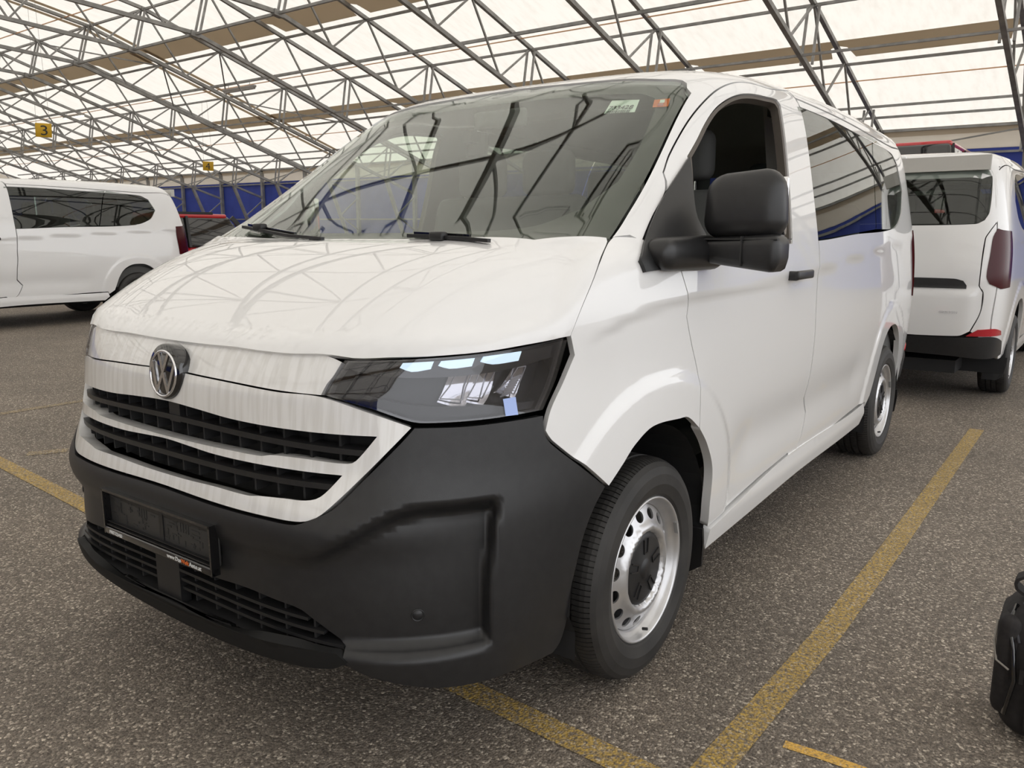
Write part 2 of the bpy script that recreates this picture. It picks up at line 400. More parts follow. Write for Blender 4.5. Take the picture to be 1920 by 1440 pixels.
OUT = {
    'windshield': [(0,1.6,1.901),(0.306,1.61,1.89),(0.516,1.596,1.879),(0.651,1.591,1.862),(0.69,1.61,1.86),(0.715,1.6,1.854),(0.735,1.6,1.842),(0.75,1.6,1.824),(0.774,1.558,1.803),(0.838,1.166,1.526),(0.876,0.859,1.324),(0.72,0.71,1.313),(0.37,0.677,1.31),(0,0.68,1.309)],
    'hood': [(0,0.06,1.06),(0.229,0.097,1.052),(0.419,0.111,1.051),(0.582,0.155,1.05),(0.644,0.185,1.05),(0.741,0.258,1.054),(0.821,0.355,1.06),(0.886,0.478,1.073),(0.922,0.581,1.083),(0.927,0.617,1.14),(0.925,0.68,1.209),(0.913,0.743,1.265),(0.882,0.832,1.309),(0.862,0.845,1.313),(0.72,0.712,1.309),(0.37,0.675,1.307),(0,0.67,1.306)],
    'headlight': [(0.581,0.154,1.05),(0.793,0.315,1.057),(0.867,0.435,1.065),(0.922,0.579,1.081),(0.918,0.559,1.027),(0.912,0.534,0.969),(0.905,0.495,0.909),(0.847,0.365,0.903),(0.756,0.241,0.903),(0.729,0.215,0.907),(0.655,0.162,0.937),(0.55,0.112,0.966),(0.556,0.122,0.992)],
    'seam': [(0,0.02,0.983),(0.104,0.051,0.971),(0.426,0.075,0.965),(0.544,0.109,0.964)],
    'frame_low': [(0.734,0.219,0.904),(0.716,0.196,0.871),(0.652,0.133,0.783),(0.597,0.08,0.713),(0.569,0.06,0.687),(0.531,0.045,0.674),(0.435,0.024,0.673),(0.245,0.007,0.675),(0,0,0.679)],
    'grille_upper': [(0.282,0.047,0.885),(0.504,0.085,0.879),(0.668,0.16,0.875),(0.632,0.13,0.822),(0.617,0.121,0.815),(0.552,0.093,0.817),(0.507,0.079,0.819),(0.415,0.058,0.817),(0.387,0.053,0.811),(0.281,0.043,0.81)],
    'grille_lower': [(0.213,0.037,0.787),(0.46,0.062,0.786),(0.604,0.108,0.784),(0.566,0.077,0.737),(0.533,0.062,0.726),(0.475,0.046,0.724),(0.395,0.031,0.719),(0.368,0.026,0.715),(0.234,0.018,0.716)],
    'bump_fender': [(0.906,0.494,0.907),(0.911,0.493,0.86),(0.92,0.509,0.833),(0.954,0.601,0.754),(0.974,0.692,0.68)],
    'bump_arch': [(0.974,0.691,0.681),(0.968,0.642,0.632),(0.961,0.603,0.565),(0.954,0.577,0.483),(0.948,0.56,0.414),(0.941,0.558,0.343),(0.93,0.544,0.283),(0.922,0.522,0.261)],
    'bump_bot': [(0.925,0.526,0.269),(0.895,0.39,0.268),(0.854,0.282,0.28),(0.801,0.198,0.295),(0.737,0.131,0.325),(0.614,0.067,0.329),(0.484,0.041,0.315),(0.244,0.031,0.3)],
    'low_open': [(0.245,0.002,0.473),(0.37,0.007,0.477),(0.501,0.025,0.457),(0.627,0.065,0.371),(0.619,0.063,0.364),(0.439,0.025,0.36),(0.196,0.015,0.352)],
    'fog': [(0.725,0.158,0.72),(0.848,0.296,0.71),(0.87,0.321,0.68),(0.88,0.323,0.612),(0.882,0.312,0.516),(0.874,0.294,0.415),(0.87,0.287,0.38),(0.857,0.265,0.36),(0.808,0.192,0.359),(0.741,0.128,0.36)],
    'arch': [(0.973,0.689,0.68),(0.98,0.757,0.727),(0.984,0.813,0.766),(0.991,0.905,0.8),(0.998,1.046,0.796),(0.999,1.191,0.742),(0.996,1.282,0.668),(0.988,1.352,0.57),(0.973,1.381,0.434),(0.947,1.415,0.275)],
    'door_front': [(0.98,1.052,1.232),(0.985,1.093,1.217),(0.994,1.138,1.128),(0.995,1.129,1.096),(1,1.162,1.01),(1.003,1.205,0.905),(1.002,1.203,0.847),(0.999,1.206,0.738)],
    'door_rear': [(0.84,2.348,1.905),(0.865,2.314,1.868),(0.872,2.375,1.854),(0.984,2.409,1.292),(0.996,2.437,1.176),(1.003,2.42,1.011),(1.004,2.413,0.903),(1,2.393,0.774),(0.994,2.385,0.639),(0.986,2.45,0.561),(0.98,2.422,0.503),(0.971,2.372,0.428),(0.966,2.286,0.385)],
    'door_top': [(0.864,1.192,1.515),(0.848,1.262,1.573),(0.834,1.375,1.654),(0.826,1.47,1.716),(0.822,1.576,1.776),(0.819,1.671,1.82),(0.82,1.771,1.855),(0.822,1.876,1.877),(0.83,1.97,1.885),(0.845,2.139,1.888),(0.845,2.344,1.899)],
    'dwin': [(0.88,1.329,1.571),(0.873,1.405,1.623),(0.861,1.499,1.69),(0.853,1.596,1.748),(0.853,1.696,1.791),(0.856,1.794,1.819),(0.861,1.892,1.833),(0.869,2.033,1.84),(0.873,2.144,1.843),(0.88,2.164,1.828),(0.896,2.152,1.775),(0.941,2.129,1.555),(0.984,2.088,1.3)],
    'sail': [(0.882,1.319,1.564),(0.894,1.147,1.453),(0.908,1.045,1.383),(0.929,0.948,1.31),(0.953,0.879,1.261),(0.964,0.886,1.231),(0.979,1.049,1.239),(0.988,1.33,1.249)],
    'sail_rear': [(0.882,1.322,1.564),(0.935,1.247,1.423),(0.951,1.238,1.376),(0.967,1.263,1.332)],
    'swin': [(0.874,2.391,1.85),(0.875,2.806,1.849),(0.875,3.29,1.835),(0.869,3.779,1.821),(0.862,4.249,1.801),(0.871,4.375,1.747),(0.897,4.458,1.591),(0.923,4.349,1.459),(0.946,4.059,1.371),(0.975,3.029,1.334),(0.982,2.355,1.308),(0.979,2.317,1.331),(0.95,2.321,1.502)],
    'sdiv': [(0.858,3.665,1.862),(0.895,3.621,1.724),(0.962,3.515,1.359)],
    'sill_top': [(0.96,1.444,0.341),(0.969,1.885,0.402),(0.971,2.332,0.427),(0.963,3.249,0.414)],
    'sill': [(0.945,1.434,0.263),(0.95,1.838,0.286),(0.954,2.488,0.311),(0.935,3.627,0.29)],
    'rarch': [(0.946,3.508,0.335),(0.961,3.491,0.445),(0.977,3.585,0.61),(0.976,3.928,0.753),(0.963,4.417,0.797),(0.95,4.673,0.712),(0.939,4.798,0.482),(0.907,4.761,0.345)],
    'roofseam': [(0.865,2.314,1.868),(0.86,3.341,1.875),(0.847,4.276,1.85),(0.86,4.463,1.785)],
    'drl1': [(0.697,0.213,1.033),(0.701,0.22,1.044),(0.755,0.269,1.046),(0.752,0.261,1.028),(0.719,0.23,1.023)],
    'drl2': [(0.763,0.275,1.035),(0.767,0.282,1.046),(0.817,0.346,1.049),(0.814,0.338,1.03),(0.781,0.294,1.027)],
    'drl3': [(0.826,0.357,1.039),(0.829,0.365,1.051),(0.876,0.454,1.057),(0.874,0.444,1.035),(0.842,0.382,1.031)],
    'sticker': [(0.856,0.396,0.949),(0.871,0.426,0.951),(0.878,0.427,0.908),(0.863,0.397,0.908)],
    'label': [(0.518,1.454,1.804),(0.623,1.461,1.798),(0.646,1.383,1.747),(0.537,1.368,1.749)],
    'vignette': [(0.679,1.466,1.79),(0.73,1.498,1.792),(0.743,1.45,1.76),(0.695,1.42,1.759)],
    'reflA': [(0.798,0.313,1.015),(0.822,0.349,1.014),(0.811,0.32,0.952),(0.775,0.274,0.956)],
    'emb': [(0.022,0.052,0.974)],
    'bowl1': [(0.775,0.274,0.956),(0.788,0.296,0.984),(0.798,0.313,1.015),(0.822,0.349,1.014),(0.814,0.331,0.981),(0.811,0.32,0.95)],
    'bowl2': [(0.818,0.332,0.955),(0.826,0.35,0.984),(0.832,0.364,1.015),(0.853,0.401,1.014),(0.846,0.385,0.984),(0.839,0.364,0.95)],
    'bowl3': [(0.855,0.398,0.968),(0.869,0.431,0.992),(0.878,0.452,1.017),(0.887,0.473,1.018),(0.882,0.459,0.989),(0.876,0.438,0.954),(0.867,0.421,0.96)],
}


def pchip(xk, yk, x):
    xk = np.asarray(xk, float); yk = np.asarray(yk, float)
    h = np.diff(xk); dl = np.diff(yk) / h
    d = np.zeros_like(yk); d[0] = dl[0]; d[-1] = dl[-1]
    w1 = 2 * h[1:] + h[:-1]; w2 = h[1:] + 2 * h[:-1]
    with np.errstate(divide='ignore', invalid='ignore'):
        dd = (w1 + w2) / (w1 / dl[:-1] + w2 / dl[1:])
    d[1:-1] = np.where(dl[:-1] * dl[1:] > 0, dd, 0)
    i = np.clip(np.searchsorted(xk, x) - 1, 0, len(h) - 1)
    t = (x - xk[i]) / h[i]; tc = np.clip(t, 0, 1)
    v = (2 * tc ** 3 - 3 * tc * tc + 1) * yk[i] + tc * (1 - tc) ** 2 * h[i] * d[i] + tc * tc * (3 - 2 * tc) * yk[i + 1] + tc * tc * (tc - 1) * h[i] * d[i + 1]
    return v + np.where(t > 1, (t - 1) * h[i] * d[i + 1], 0) + np.where(t < 0, t * h[i] * d[i], 0)

def table(xk, yk, a, b, w=.03):
    g = np.linspace(a, b, 2401); v = pchip(xk, yk, g); h = int(round(w / (g[1] - g[0])))
    ker = np.exp(-np.linspace(-2, 2, 2 * h + 1) ** 2); ker /= ker.sum()
    v = np.convolve(np.pad(v, h, mode='reflect', reflect_type='odd'), ker, 'valid')
    return lambda q: np.interp(q, g, v)
Tyf = table(ZF, KN['yf'], 0.0, 2.4); TW = table(ZW, KN['W'], 0.0, 2.4, .14); Tzr = table(YR, KN['zr'], 1.0, 5.4, .4)
Tyb = table(ZB, KN['yb'], 0.0, 2.4, .2); Tn = table(ZN, KN['n'], 0.0, 2.4, .09); Tyc = table(ZN, KN['yc'], 0.0, 2.4, .09)

def G(x, y, z):
    k, cr, pz, pr = KN['misc']
    x = np.abs(x)
    yf = Tyf(z); n = Tn(z); yc = np.maximum(Tyc(z), yf + .3)
    W = TW(z) * (1 - k * (np.sqrt((y - 3.1) ** 2 + .16) + y - 3.1) / 2)
    zr = Tzr(y) - cr * x ** 2
    a = ((x / W) ** n + np.maximum(0, (yc - y) / (yc - yf)) ** n) ** (1 / n)
    a = (a ** pr + np.maximum(0, (y - 3.9) / (Tyb(z) - 3.9)) ** pr) ** (1 / pr)
    return (a ** pz + np.maximum(0, (z - 1.2) / (zr - 1.2)) ** pz) ** (1 / pz)

def sstep(a, b, x):
    t = np.clip((x - a) / (b - a), 0, 1); return t * t * (3 - 2 * t)

def solve(f, lo, hi):
    for _ in range(30):
        m = (lo + hi) / 2; ins = f(m)
        lo = np.where(ins, m, lo); hi = np.where(ins, hi, m)
    return (lo + hi) / 2

class ChartC:                       # polar about the long axis: flanks, roof, bonnet
    def uv(s, p): return (math.atan2(p[0], p[2] - .6), p[1])
    def pos(s, u, v, disp=None):
        su, cu = np.sin(u), np.cos(u)
        r = solve(lambda r: G(r * su, v, .6 + r * cu) < 1, np.full_like(u, .05), np.full_like(u, 2.2))
        if disp is not None: r = r + disp(r * su, v, .6 + r * cu)
        return np.stack([r * su, v, .6 + r * cu], -1)
    flip = False
class ChartF:                       # polar about a vertical axis: nose, lamps, bumper
    def uv(s, p): return (math.atan2(p[0], 1.6 - p[1]) * 1.6, p[2])
    def pos(s, u, v, disp=None):
        su, cu = np.sin(u / 1.6), np.cos(u / 1.6)
        r = solve(lambda r: G(r * su, 1.6 - r * cu, v) < 1, np.full_like(u, .1), np.full_like(u, 2.4))
        if disp is not None: r = r + disp(r * su, 1.6 - r * cu, v)
        return np.stack([r * su, 1.6 - r * cu, v], -1)
    flip = False
class ChartW:                       # seen along +y: windscreen
    def uv(s, p): return (p[0], p[2])
    def pos(s, u, v, disp=None):
        y = solve(lambda y: G(u, y, v) < 1, np.full_like(u, 3.2), np.full_like(u, -.4))
        if disp is not None: y = y - disp(u, y, v)
        return np.stack([u, y, v], -1)
    flip = False
class ChartR:                       # seen along -y: tailgate
    def uv(s, p): return (p[0], p[2])
    def pos(s, u, v, disp=None):
        y = solve(lambda y: G(u, y, v) < 1, np.full_like(u, 3.5), np.full_like(u, 5.6))
        if disp is not None: y = y + disp(u, y, v)
        return np.stack([u, y, v], -1)
    flip = True
class ChartP:                       # flat disc mapped by a radial profile (wheel discs); u, v in metres, x from f(r)
    def __init__(s, f): s.f = f
    def uv(s, p): return (p[0], p[1])
    def pos(s, u, v, disp=None):
        return np.stack([s.f(np.hypot(u, v)), u, v], -1)
    flip = False
CC, CF, CW0, CR = ChartC(), ChartF(), ChartW(), ChartR()

def smooth_loop(P, step=0.018, corner=30):
    """closed polyline -> evenly sampled loop, rounded between its corners"""
    P = np.array(P, float); n = len(P); keep = []
    for i in range(n):
        if np.hypot(*(P[i] - P[i - 1])) > 1e-5: keep.append(i)
    P = P[keep]; n = len(P); out = []
    d = np.roll(P, -1, 0) - P; L = np.hypot(d[:, 0], d[:, 1]); ang = np.arctan2(d[:, 1], d[:, 0])
    turn = np.abs((ang - np.roll(ang, 1) + np.pi) % (2 * np.pi) - np.pi)
    isc = turn > math.radians(corner)
    T = np.zeros_like(P)
    for i in range(n):
        a, b = L[i - 1], L[i]
        T[i] = (d[i - 1] + d[i]) / (a + b)
    for i in range(n):
        j = (i + 1) % n; m = max(1, int(round(L[i] / step)))
        t = np.arange(m)[:, None] / m
        t0 = d[i] / L[i] if isc[i] else T[i]; t1 = d[i] / L[i] if isc[j] else T[j]
        t0 = t0 * L[i]; t1 = t1 * L[i]
        out.append((2 * t ** 3 - 3 * t * t + 1) * P[i] + (t ** 3 - 2 * t * t + t) * t0 + (3 * t * t - 2 * t ** 3) * P[j] + (t ** 3 - t * t) * t1)
    return np.concatenate(out)

def shrink(P, g):
    """move a counter-clockwise loop inwards by g"""
    a = P - np.roll(P, 1, 0); b = np.roll(P, -1, 0) - P
    na = np.stack([-a[:, 1], a[:, 0]], 1); nb = np.stack([-b[:, 1], b[:, 0]], 1)
    na /= np.linalg.norm(na, axis=1, keepdims=True) + 1e-9; nb /= np.linalg.norm(nb, axis=1, keepdims=True) + 1e-9
    m = na + nb; m /= np.linalg.norm(m, axis=1, keepdims=True) + 1e-9
    k = np.clip((m * na).sum(1), .5, 1)
    return P + m * (g / k)[:, None]

def area(P): return .5 * np.sum(P[:, 0] * np.roll(P[:, 1], -1) - np.roll(P[:, 0], -1) * P[:, 1])

def inside(P, Q):
    x, y = Q[:, 0], Q[:, 1]; r = np.zeros(len(Q), bool)
    a = P; b = np.roll(P, -1, 0)
    for (x0, y0), (x1, y1) in zip(a, b):
        if y0 == y1: continue
        c = (y0 > y) != (y1 > y)
        r ^= c & (x < (x1 - x0) * (y - y0) / (y1 - y0) + x0)
    return r

def near(P, Q, dist):
    r = np.zeros(len(Q), bool)
    for i in range(0, len(Q), 2000):
        q = Q[i:i + 2000]
        r[i:i + 2000] = (((q[:, None, :] - P[None]) ** 2).sum(2).min(1) < dist * dist)
    return r

def panel(name, chart, loops, m, depth=.018, off=0., grid=.035, disp=None, parent=None, inner=True, gap=.0022, step=.018, sx=1, m_in='trim', corner=30, raw=False):
    """a body panel: outline and holes given as body points, cut from the body surface, with rolled edges and a back face"""
    L = []
    for k, lp in enumerate(loops):
        P = np.array([chart.uv(q) for q in lp]) if not raw else np.array(lp, float)
        P = smooth_loop(P, step, corner)
        if area(P) < 0: P = P[::-1]
        if gap: P = shrink(P, gap if k == 0 else -gap)
        L.append(P)
    lo = L[0].min(0); hi = L[0].max(0)
    gx, gy = np.meshgrid(np.arange(lo[0] + grid / 2, hi[0], grid), np.arange(lo[1] + grid / 2, hi[1], grid))
    Q = np.stack([gx.ravel(), gy.ravel()], 1)
    ok = inside(L[0], Q)
    for h in L[1:]: ok &= ~inside(h, Q)
    Q = Q[ok]
    for h in L:
        if len(Q): Q = Q[~near(h, Q, grid * .45)]
    vs, es = [], []
    for h in L:
        k = len(vs); vs += [Vector(q) for q in h]; es += [(k + i, k + (i + 1) % len(h)) for i in range(len(h))]
    vs += [Vector(q) for q in Q]
    V2, _e, F, _a, _b, _c = delaunay_2d_cdt(vs, es, [], 0, 1e-6)
    V2 = np.array([tuple(q) for q in V2]); F = np.array([f for f in F if len(f) == 3])
    cen = V2[F].mean(1)
    ok = inside(L[0], cen)
    for h in L[1:]: ok &= ~inside(h, cen)
    F = F[ok]
    a, b, c = V2[F[:, 0]], V2[F[:, 1]], V2[F[:, 2]]
    ar = (b[:, 0] - a[:, 0]) * (c[:, 1] - a[:, 1]) - (b[:, 1] - a[:, 1]) * (c[:, 0] - a[:, 0])
    F = F[np.abs(ar) > 1e-10]; ar = ar[np.abs(ar) > 1e-10]
    F = np.where((ar < 0)[:, None], F[:, ::-1], F)
    u, v = V2[:, 0], V2[:, 1]; e = 2e-3
    P = chart.pos(u, v, disp)
    pu = chart.pos(u + e, v, disp) - chart.pos(u - e, v, disp); pv = chart.pos(u, v + e, disp) - chart.pos(u, v - e, disp)
    N = np.cross(pu, pv); N /= np.linalg.norm(N, axis=1, keepdims=True) + 1e-12
    # outward side
    out = P - np.array([0, 2.5, 1.0]) * np.array([1, 1, 1])
    if not isinstance(chart, ChartP):
        flipn = (N * out).sum(1).mean() < 0
    else:
        flipn = N[:, 0].mean() < 0
    if flipn: N = -N; F = F[:, ::-1]
    P = P + N * off
    nv = len(P); cnt = {}
    for t in F:
        for i, j in ((t[0], t[1]), (t[1], t[2]), (t[2], t[0])): cnt[(i, j)] = cnt.get((i, j), 0) + 1
    bd = [(i, j) for (i, j) in cnt if (j, i) not in cnt]
    ch = min(.003, depth * .3)
    Vt = [P]; Nt = [N]; Ft = [tuple(t) for t in F]; mi = [0] * len(F)
    idx = {}; rv = []; rn = []
    for i in sorted({q for ed in bd for q in ed}):
        idx[i] = nv + 2 * len(idx); rv += [P[i], P[i] - N[i] * depth]; rn += [(0, 0, 0), (0, 0, 0)]
    if rv: Vt.append(np.array(rv)); Nt.append(np.array(rn))
    for i, j in bd:
        Ft.append((idx[j], idx[i], idx[i] + 1, idx[j] + 1)); mi.append(0)
    if inner:
        k = sum(len(q) for q in Vt)
        Vt.append(P - N * depth); Nt.append(-N)
        Ft += [tuple(q + k for q in t[::-1]) for t in F]; mi += [1] * len(F)
    Vt = np.concatenate(Vt); Nt = np.concatenate(Nt)
    if sx < 0:
        Vt = Vt * np.array([-1, 1, 1]); Nt = Nt * np.array([-1, 1, 1]); Ft = [f[::-1] for f in Ft]
    me = bpy.data.meshes.new(name)
    me.from_pydata(Vt.tolist(), [], [tuple(int(q) for q in f) for f in Ft])
    me.shade_smooth()
    me.normals_split_custom_set_from_vertices(Nt.tolist())
    me.polygons.foreach_set('material_index', mi)
    return link(name, me, [m, m_in] if inner else [m], parent)

def sym(half):
    """half outline from the centre line round to the centre line -> full loop"""
    return list(half) + [(-q[0], q[1], q[2]) for q in half[::-1] if abs(q[0]) > 1e-6]

class Faired:
    """a chart whose surface is faired to a low polynomial inside an outline (pressed bonnet, bent glass), blending into the body at the rim"""
    flip = False
    def __init__(s, base, half, du, dv, even=True):
        s.base = base; s.uv = base.uv; s.even = even
        s.L = smooth_loop([base.uv(q) for q in (sym(half) if even else half)], .02)
        lo, hi = s.L.min(0), s.L.max(0); s.c = (lo[0], hi[0], lo[1], hi[1], du, dv)
        U, V = np.meshgrid(np.linspace(lo[0], hi[0], 90), np.linspace(lo[1], hi[1], 70)); Q = np.stack([U.ravel(), V.ravel()], 1)
        Q = Q[inside(s.L, Q)]
        s.k = np.linalg.lstsq(s.A(Q[:, 0], Q[:, 1]), s.h(base.pos(Q[:, 0], Q[:, 1])), rcond=None)[0]
    def A(s, u, v):
        u0, u1, v0, v1, du, dv = s.c
        a = (u / u1) ** 2 if s.even else (u - u0) / (u1 - u0) * 2 - 1; b = (v - v0) / (v1 - v0) * 2 - 1
        return np.stack([a ** i * b ** j for i in range(du) for j in range(dv)], 1)
    def h(s, P): return np.hypot(P[:, 0], P[:, 2] - .6) if isinstance(s.base, ChartC) else P[:, 1]
    def pos(s, u, v, disp=None):
        q = s.A(u, v) @ s.k
        if isinstance(s.base, ChartC): return np.stack([q * np.sin(u), v, .6 + q * np.cos(u)], -1)
        return np.stack([u, q, v], -1)
OUT['hood'][0] = (0, OUT['hood'][1][1] - .004, OUT['hood'][1][2] + .003)

class Pressed(Faired):
    """like Faired, but always convex: a gentle crown plus an edge roll-off, meeting the body within a few centimetres of the outline"""
    def __init__(s, base, half, crown, power, ny):
        s.base = base; s.uv = base.uv; s.top = isinstance(base, ChartC); s.p = (crown, power, ny); s.sg = -1 if s.top else 1
        s.L = smooth_loop([base.uv(q) for q in sym(half)], .02)
        lo, hi = s.L.min(0), s.L.max(0)
        U, V = np.meshgrid(np.linspace(lo[0], hi[0], 90), np.linspace(lo[1], hi[1], 70)); Q = np.stack([U.ravel(), V.ravel()], 1)
        Q = Q[inside(s.L, Q)]; Pi = base.pos(Q[:, 0], Q[:, 1]); Pe = base.pos(s.L[:, 0], s.L[:, 1]); w = 4
        a, b = (1, 2) if s.top else (2, 1); s.mid = Pe[:, a].mean()
        B = lambda P: np.stack([np.abs(P[:, 0]) ** q * (P[:, a] - s.mid) ** j for q in (0, power) for j in range(ny)], 1)
        s.k = np.linalg.lstsq(np.concatenate([B(Pi), w * B(Pe)]), np.concatenate([Pi[:, b] - s.sg * crown * Pi[:, 0] ** 2, w * (Pe[:, b] - s.sg * crown * Pe[:, 0] ** 2)]), rcond=None)[0]
    def f(s, x, q):
        crown, power, ny = s.p
        return s.sg * crown * x * x + sum(s.k[i * ny + j] * np.abs(x) ** e * (q - s.mid) ** j for i, e in enumerate((0, power)) for j in range(ny))
    def pos(s, u, v, disp=None):
        P = s.base.pos(u, v); Q = np.stack([u, v], 1); d = np.zeros(len(Q))
        for i in range(0, len(Q), 2000): d[i:i + 2000] = np.sqrt(((Q[i:i + 2000, None, :] - s.L[None]) ** 2).sum(2).min(1))
        w = np.where(inside(s.L, Q), sstep(0, .07, d), 0)
        if s.top:
            su, cu = np.sin(u), np.cos(u); r = np.hypot(P[:, 0], P[:, 2] - .6)
            q = solve(lambda r: .6 + r * cu < s.f(r * su, v), np.full_like(u, .2), np.full_like(u, 1.6))
            r = r + w * (q - r)
            return np.stack([r * su, v, .6 + r * cu], -1)
        return np.stack([u, P[:, 1] + w * (s.f(u, v) - P[:, 1]), v], -1)
CW = Pressed(CW0, OUT['windshield'], .05, 6, 3)
CB = Pressed(CC, OUT['hood'], .035, 8, 3)
CG = Faired(CC, OUT['swin'], 3, 3, False)
CD = Faired(CC, OUT['dwin'] + [(.974, 1.75, 1.287), (.962, 1.315, 1.272)], 3, 3, False)

def surf(chart, p, off=0., disp=None):
    """body point and outward normal next to p"""
    u, v = chart.uv(p); e = 2e-3
    f = lambda a, b: chart.pos(np.array([a]), np.array([b]), disp)[0]
    P = f(u, v); N = np.cross(f(u + e, v) - f(u - e, v), f(u, v + e) - f(u, v - e)); N /= np.linalg.norm(N)
    if (N * (P - np.array([0, 2.5, 1.0]))).sum() < 0: N = -N
    return Vector(P + N * off), Vector(N)

# ------------------------------------------------------------------ the van
Tcr = table([.4, .64, .9, 1.3, 2.0, 3.0, 4.2, 5.2], [1.02, 1.08, 1.145, 1.162, 1.175, 1.232, 1.29, 1.33], 0.0, 5.5, .25)   # height of the shoulder crease
def flank_disp(x, y, z):
    d = np.zeros_like(y)
    for y0 in (.985, 4.085):
        r = np.hypot(y - y0, (z - .335) * .97)
        d = d + .010 * sstep(.603, .553, r) * sstep(.25, .40, z)
    zc = Tcr(y)
    dz = zc - z
    d = d - .010 * sstep(0, .03, dz) * sstep(.45, .08, dz) * sstep(.60, .78, y)
    d = d - .016 * np.exp(-((z - .60) / .10) ** 2) * sstep(1.45, 1.75, y) * sstep(3.55, 3.2, y)
    return d

def bumper_disp(x, y, z):
    ax = np.abs(x)
    zt = .585 + .125 * sstep(.52, .78, ax)                       # brow above the recess
    rec = sstep(zt + .02, zt - .035, z) * sstep(.352, .385, z)
    edge = sstep(.885, .868, ax)
    d = -(.012 + .040 * sstep(.40, .80, ax)) * rec * edge
    d = d + .010 * np.exp(-((z - .64) / .045) ** 2) * sstep(.9, .6, ax)
    return d

def frame_disp(x, y, z):
    ax = np.abs(x)
    return -.016 * sstep(.818, .812, z) * sstep(.74, .80, z) * sstep(.42, .38, ax) - .016 * sstep(.722, .715, z) * sstep(.69, .70, z) * sstep(.41, .37, ax)

def at(o_list, k): return list(OUT[k])

